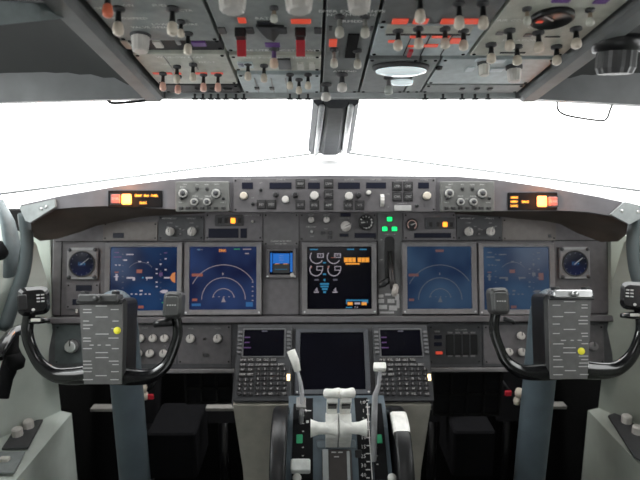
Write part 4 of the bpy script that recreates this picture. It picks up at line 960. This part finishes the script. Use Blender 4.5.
# structural tray
t = Thing('overhead_tray', 'dark overhead panel tray that carries all the switch modules', 'overhead panel', OH, 340, 40)
b = MB(); Yt = t.p(340, -60)[1]; Yb = t.p(340, 96)[1]; xa, xb = t.p(80, 0)[0], t.p(631, 0)[0]
b.box(xa, xb, Yb, Yt, -.06, -.021, oh_dark, .004)
part('tray', b, t)
b = MB(); b.box(xa, xb, Yb-.006, Yb+.004, -.06, .004, mat('edge_backlit', (.50, .52, .53), .5), .002); part('front_lip', b, t)  # backlight along the front edge is put into the lip colour
b = MB(); b.box(-.002, .002, -.002, .002, 0, .008, oh_dark); b.box(-.005, .005, -.002, .002, .008, .011, oh_dark); pin_ = b.mesh('edge_pin')
for px in (195, 203, 211, 218, 226, 236, 244, 290, 299, 308, 425, 443, 462, 475, 488): part('edge_pin', pin_, t, (*t.p(px, 94), 0))
for s_, lab in ((-1, 'left'), (1, 'right')):
    b = MB(); x0 = OH.w(xa+t.u, 0).x-.040 if s_ < 0 else OH.w(xb+t.u, 0).x+.005
    Y0_, Y1_ = Yb, Yt
    pts = [OH.w(0, 0)]; W0 = OH
    def cor(x, v, n): p = OH.w(0, v+t.v, n); return Vector((x, p.y, p.z))
    rs = []
    for v in (Yb+.002, Yb+.02, (Yb+Yt)/2, Yt): rs.append([cor(x0, v, -.03), cor(x0, v, .006 if v > Yb+.01 else -.005), cor(x0+.006, v, .012), cor(x0+.030, v, .012), cor(x0+.036, v, .006), cor(x0+.036, v, -.03)])
    b.rings(rs, trim_m); struct('trim_overhead_'+lab, b)
TL = lambda t, q, tip=cream, L=.026, r=.0034, stem=black: [toggle(t, px, py, L, r, tip, stem=stem) for px, py in q]
# 1 left grey module
t = ohthing('overhead_switch_module', 'grey overhead module with long pale toggles, leftmost column, uppermost in view', 145, 20)
def ex(b, a, z):
    for s_, px, py in (('FUEL', 160, 5), ('CROSSFEED', 130, 18), ('VALVE OPEN', 150, 27), ('LOW PRESSURE', 175, 24), ('ON', 128, 5), ('OFF', 100, 8), ('CTR', 186, 10)): olab(t, b, s_, px, py, .0036, inkd)
ohplate(t, 84, 203, -45, 41, oh_grey, extra=ex)
TL(t, [(118.5, 8), (172.5, 8)], L=.032, r=.0042); TL(t, [(181, 21)], L=.020, r=.003); TL(t, [(188, 33)], L=.028, r=.0036); TL(t, [(108, -10)], mat('tip_orange', (.70, .16, .08), .4), L=.030, r=.0038)
# 2 dark strip with knurled knob
t = ohthing('overhead_selector_strip', 'black overhead strip with a cream knurled selector knob and purple label, far left', 160, 47)
def ex(b, a, z):
    for (x0, y0, x1, y1, m) in ((192, 43.5, 206, 47.5, purple), (154, 43, 162, 49, white), (123, 42, 130, 50, white), (176, 42, 180, 46, silver)): r = t.rect(x0, y0, x1, y1); b.box(*r, z, z+.003, m, .001)
ohplate(t, 84, 203, 42, 53, oh_dark, -.004, extra=ex)
knob(t, 140.5, 35, .0125, pale, .028, z=-.004, pointer=False)
# 3 light module front left
t = ohthing('overhead_switch_module', 'pale overhead module with red marks and pink toggles at the front left', 185, 68)
def ex(b, a, z):
    for x0, x1 in ((153, 172), (175, 181), (195, 207), (211, 223)): r = t.rect(x0, 72.4, x1, 74); b.box(*r, z, z+.001, mat('red_mark', (.75, .10, .07), .5, emit=.25, ecol=(1, .15, .1), noise=0))
    for s_, px, py in (('WINDOW HEAT', 180, 57), ('PITOT', 207, 62), ('ON', 166, 64)): olab(t, b, s_, px, py, .004, inkd, z+.0006)
    for px in (168, 194): r = t.rect(px, 56, px+.8, 70); b.box(*r, z, z+.0008, inkd)
ohplate(t, 84, 203, 54, 84, oh_light, extra=ex)
pink = mat('tip_pink', (.72, .42, .34), .4)
TL(t, [(163, 73), (178, 76), (203.5, 74), (218, 74)], pink, L=.028); TL(t, [(177, 66), (193, 64)], cream, L=.026)
t2 = ohthing('overhead_edge_module', 'dark narrow overhead strip with small pins at the front left edge', 200, 89)
ohplate(t2, 84, 203, 85, 93, oh_dark)
for px in (200, 215, 228): lamp(t2, px, 89, .014, .006, panel_dk, 'stud')
# 4 centre-left upper: fire/generator style module with big knobs and red guards
t = ohthing('overhead_guarded_module', 'grey overhead module with two big knobs and two red switch guards', 265, 25)
def ex(b, a, z):
    r = t.rect(257, 20.5, 274, 24); b.box(*r, z, z+.002, black, .001)
    p = [t.p(*q) for q in ((256, 24), (284, 25), (278, 33), (274, 39), (267, 36), (262, 31))]; b.prism(p, z, z+.004, black)
    for x0, y0, x1, y1, m in ((265, 42.5, 280, 46.5, purple), (238, 17.5, 246, 22.5, redg), (291, 19, 311, 23, redg)): r = t.rect(x0, y0, x1, y1); b.box(*r, z, z+.0015, m, .001)
    for s_, px, py in (('DC', 232, 14), ('AC', 299, 14), ('BAT', 262, 18), ('CAB UTIL', 255, 50), ('STANDBY POWER', 293, 50)): olab(t, b, s_, px, py, .0042, ink, z+.0006)
    for px in (222, 250, 283, 318): r = t.rect(px-4, 27, px+4, 33); b.box(*r, z, z+.002, panel_dk, .002)
ohplate(t, 205, 324, -45, 52, oh_grey, extra=ex)
for px in (232.5, 299): knob(t, px, -20, .0165, pale, .036, pointer=False)
for px in (241, 300.5):
    x, y = t.p(px, 31); b = MB(); b.box(-.0075, .0075, -.002, .012, 0, .012, black, .002); b2 = MB(); b2.box(-.0062, .0062, -.003, .003, .004, .033, redm, .001)
    o = part('guarded_switch', b, t, (x, y, 0)); part('red_guard', b2, o, (0, -.001, 0))
    o.children[0].rotation_euler = (.25, 0, 0)
TL(t, [(274, 7)], oh_light, L=.018, r=.0030, stem=mat('stem_tan', (.30, .24, .18), .5))
# 5 centre-left lower
t = ohthing('overhead_generator_module', 'pale overhead module with black square display below the red guards', 275, 64)
def ex(b, a, z):
    for x0, y0, x1, y1, m in ((278, 58, 291, 68, black), (238, 61.5, 253, 66.5, oh_blue), (297.5, 62.5, 304, 68.5, white), (309, 62.5, 315, 68.5, white), (238, 61.5, 244, 65, E_dim)): r = t.rect(x0, y0, x1, y1); b.box(*r, z, z+.003, m, .001)
    for s_, px, py in (('GRD POWER', 262, 57.5), ('BUS TRANSFER', 300, 57.5)): olab(t, b, s_, px, py, .004, inkd, z+.0006)
ohplate(t, 205, 324, 55.5, 71, oh_light, extra=ex)
TL(t, [(248, 63), (264, 65)], L=.026); TL(t, [(274, 48)], mat('tip_tan', (.62, .46, .34), .4), L=.028, r=.0040, stem=mat('stem_purple', (.12, .07, .18), .5))
t = ohthing('overhead_front_module', 'pale blue overhead module with three cream toggles at the front, left of centre', 285, 84)
ohplate(t, 205, 324, 74.5, 93, oh_blue, extra=lambda b, a, z: [b.box(*t.rect(px, 78, px+1, 92), z, z+.001, inkd) for px in (256, 272, 286)])
TL(t, [(290, 74), (299, 79), (308, 74)], cream, L=.024)
for px in (257, 272): lamp(t, px, 88, .006, .010, panel_lt)
# 6 centre column
t = ohthing('overhead_center_module', 'grey overhead centre column module with black slot and four toggles', 350, 45)
def ex(b, a, z):
    r = t.rect(346.5, 33.5, 357.5, 57); b.box(*r, z, z+.002, blackm, .001)
    r = t.rect(329, 39, 337, 46); b.box(*r, z, z+.0015, redg, .001)
    for s_, px, py in (('EMER EXIT LIGHTS', 352, 11), ('NO SMOKING', 352, 14.5), ('ARMED', 350, 21), ('ATTEND', 345, 71)): olab(t, b, s_, px, py, .0042, inkd, z+.0006)
    for px in (363, 370, 329): r = t.rect(px, 26, px+3, 30); b.box(*r, z, z+.001, panel_dk)
ohplate(t, 326, 382, -45, 93, mat('overhead_mid', (.165, .175, .18), .5), extra=ex)
TL(t, [(339.5, 16), (365, 16), (334, 49), (357.5, 50)], mat('tip_grey', (.50, .48, .42), .4), L=.026, r=.0036, stem=mat('stem_grey', (.28, .28, .26), .5))
knob(t, 359, -14, .014, pale, .030, pointer=False)
TL(t, [(342, 74), (326, 84)], pale, L=.028, r=.0052, stem=panel_dk)
# 7 centre-right upper
t = ohthing('overhead_air_module', 'dark overhead module with red glowing labels, uppermost right of the centre column', 430, 10)
def ex(b, a, z):
    for x0, x1 in ((392, 408), (413, 428), (441, 455), (463, 479)): r = t.rect(x0, 18.6, x1, 23.4); b.box(*r, z, z+.0015, redg, .001)
    r = t.rect(387, 24, 400, 27); b.box(*r, z, z+.001, oh_light)
ohplate(t, 384, 508, -45, 24, mat('overhead_mid2', (.14, .145, .15), .5), extra=ex)
TL(t, [(420, -4), (459, 3), (483, 3)], L=.030, r=.0040)
t = ohthing('overhead_hydraulic_module', 'pale overhead module with four cream toggles and red labels, right of centre', 430, 38)
def ex(b, a, z):
    for x0, y0, x1, y1 in ((410, 35, 426, 37.5), (432, 35, 450, 37.5), (388, 40, 398, 42), (450, 38, 461, 43), (424, 44, 438, 46.5), (408, 45, 416, 46.5)): r = t.rect(x0, y0, x1, y1); b.box(*r, z, z+.0015, redg, .001)
    r = t.rect(408, 49, 412, 55); b.box(*r, z, z+.004, redm, .001)
    for px in (409, 427, 448): r = t.rect(px-1.4, 33, px-.4, 55); b.box(*r, z, z+.001, oh_dark)
    r = t.rect(386, 33.5, 470, 35); b.box(*r, z, z+.001, oh_dark); r = t.rect(386, 26, 472, 33); b.box(*r, z, z+.001, oh_light)
ohplate(t, 384, 508, 25, 56, oh_blue, extra=ex)
TL(t, [(398, 30), (418.5, 28), (445, 28), (463.5, 30)], L=.026, r=.0040)
# 8 lens module
t = ohthing('overhead_lens_module', 'grey overhead module with two bright oval glass lenses', 400, 75)
ohplate(t, 384, 452, 59, 93, mat('overhead_mid3', (.20, .21, .215), .5))
x, y = t.p(401, 66.5); b = MB(); b.lathe([(.046, 0), (.046, .004), (.043, .007), (.040, .008)], panel_dk, 32, (x, y, 0), sy=.52); b.lathe([(.043, .004), (.040, .010), (.025, .013), (.0001, .014)], lens_m, 32, (x, y, 0), sy=.52); part('glass_lens', b, t)
x, y = t.p(402, 80); b = MB(); b.lathe([(.020, .002), (.018, .008), (.0001, .010)], lens_m, 24, (x, y, 0), sy=.55); part('small_lens', b, t)
TL(t, [(388.5, 77)], mat('tip_dimgrey', (.40, .42, .40), .4), L=.028, r=.0045, stem=panel_lt)
t = ohthing('overhead_blank_module', 'plain grey overhead strip with one dark stud right of the oval lenses', 440, 75)
ohplate(t, 453, 478, 59, 93, oh_grey); x, y = t.p(439, 67); b = MB(); b.lathe([(.006, 0), (.005, .004), (.0001, .005)], oh_dark, 14); part('stud', b, t, (x, y, 0))
t = ohthing('overhead_label_module', 'pale overhead module with white label windows and two cream knobs, front right', 480, 75)
def ex(b, a, z):
    for x0, y0, x1, y1 in ((466, 67, 474, 71), (490, 68, 503, 71.5), (476, 57.5, 486, 61), (493, 59, 505, 62.5)): r = t.rect(x0, y0, x1, y1); b.box(*r, z, z+.0015, mat('label_pale', (.62, .68, .72), .4), .0008)
ohplate(t, 479, 629, 59, 84, oh_blue, extra=ex)
knob(t, 514, 66, .0115, pale, .026, pointer=False); knob(t, 484, 62, .009, white, .022, pointer=False)
t = ohthing('overhead_corner_module', 'small grey overhead module at the front right corner with three studs', 470, 88)
ohplate(t, 479, 629, 85, 93, oh_grey)
for px in (462, 477, 490): lamp(t, px, 88.5, .006, .008, panel_lt, 'stud')
# 9 right light module with gauge
t = ohthing('overhead_gauge_module', 'beige overhead module with a round dark gauge and six cream toggles, far right', 540, 25)
def ex(b, a, z):
    for x0, y0, x1, y1, m in ((552, -1, 570, 2, purple), (594, -1, 608, 3, purple)): r = t.rect(x0, y0, x1, y1); b.box(*r, z, z+.0015, m, .001)
    for s_, px, py in (('CABIN ALT', 545, 27), ('AIR COND', 515, 20), ('PACK', 566, 14), ('ISOLATION', 520, 40)): olab(t, b, s_, px, py, .004, inkd, z+.0006)
    for px, py in ((528, 35), (500, 33)): r = t.rect(px-4, py-1.5, px+4, py+1.5); b.box(*r, z, z+.0012, panel_lt, .001)
    for (x0, y0, x1, y1) in ((545, 36, 560, 37), (500, 52, 525, 53)): r = t.rect(x0, y0, x1, y1); b.box(*r, z, z+.001, oh_dark)
ohplate(t, 510, 630, -45, 56, oh_light, extra=ex)
x, y = t.p(552, 16); b = MB(); b.lathe([(.027, 0), (.027, .006), (.024, .008), (.023, .005), (.0001, .005)], black, 32); g = part('gauge', b, t, (x, y, 0))
b = MB(); b.box(-.0012, .0012, -.002, .018, .0055, .0062, ink, M=Matrix.Rotation(.9, 4, 'Z')); b.box(-.018, -.010, -.008, -.002, .0055, .006, redg); part('needle', b, g)
TL(t, [(509.5, 30), (538.5, 32), (576, 28), (517, 46), (556.5, 46), (491, 44)], L=.026, r=.0042); TL(t, [(527, 8), (590, 9)], oh_light, L=.020, r=.003, stem=mat('stem_tan', (.30, .24, .18), .5))

# reading lamp right, grab loops
c_ = at(617, 52, .78); t = world_thing('map_light', 'round ribbed map light hanging in the dark recess at the upper right', 'lamp', c_)
b = MB(); b.lathe([(.0001, -.030), (.023, -.030), (.0265, -.022), (.0265, .0), (.024, .010)], mat('lamp_ribbed', (.05, .05, .052), .5), 28, smooth=False, knurl=.07); part('lamp_head', b, t)
b = MB(); b.lathe([(.032, .0), (.036, .012), (.036, .020), (.0001, .022)], black, 28); part('socket', b, t)
b = MB(); b.tube([(0, 0, .015), (.01, .01, .07), (.02, .02, .13)], .012, blackm, 12); part('arm', b, t)
for lab, pts, m, rr in (('left', [(107, 98), (109, 101.5), (118, 103), (150, 100), (159, 98), (161, 93)], black, .0028), ('right', [(560, 97), (557, 104), (560, 112), (572, 116.5), (600, 120.5), (607, 118), (610, 110), (613, 106)], mat('loop_grey', (.12, .11, .11), .4), .0022)):
    ps = [at(x, y - (0 if 0 < k < len(pts)-1 else 3), 1.08 if lab == 'left' else 1.13) for k, (x, y) in enumerate(pts)]; c_ = ps[0]; t = world_thing('visor_loop', 'thin %s wire loop below the %s window header' % ('black' if lab == 'left' else 'grey', lab), 'wire loop', c_)
    b = MB(); b.tube([q-c_ for q in spline(ps, 5)], rr, m, 8); part('wire', b, t)
    for q in (ps[0], ps[-1]): b = MB(); b.box(-.005, .005, -.004, .004, -.004, .012, m, .001); part('wire_clip', b, t, q-c_)

# ================================================================== light
w = bpy.data.worlds.new('overcast'); sc.world = w; w.use_nodes = True
nt = w.node_tree; bg = nt.nodes['Background']; bg.inputs['Color'].default_value = (1, 1, 1, 1); bg.inputs['Strength'].default_value = 6.0
def area(name, loc, target, size, power, c=(1, 1, 1)):
    d = bpy.data.lights.new(name, 'AREA'); d.size = size; d.energy = power; d.color = c; o = bpy.data.objects.new(name, d); col.objects.link(o); o.location = loc
    o.rotation_euler = (Vector(target)-Vector(loc)).to_track_quat('-Z', 'Y').to_euler(); return o
area('rear_fill_light', (CX, -.55, E+.50), (CX, 1.3, E-.35), .5, 2.6, (1, .97, .96))  # added fill lamp behind the camera, not a known cockpit fixture
for o_ in [o for o in bpy.data.objects if o.name.startswith('master_caution_light')]:
    bpy.context.view_layer.update(); d = bpy.data.lights.new('caution_glow', 'POINT'); d.energy = .22; d.color = (1, .32, .06); d.shadow_soft_size = .006
    l_ = bpy.data.objects.new('caution_glow', d); col.objects.link(l_); l_.location = o_.matrix_world @ Vector((0, 0, .022))
area('left_window_daylight', (-1.2, .75, E+.05), (0, 1.25, E-.6), .5, 7, (.93, 1, 1))
area('floor_bounce', (CX, -.2, E-.75), (CX, .9, E+.15), .6, 1.5, (.95, 1, .98))
sc.view_settings.view_transform = 'Standard'; sc.view_settings.look = 'None'; sc.view_settings.exposure = 0
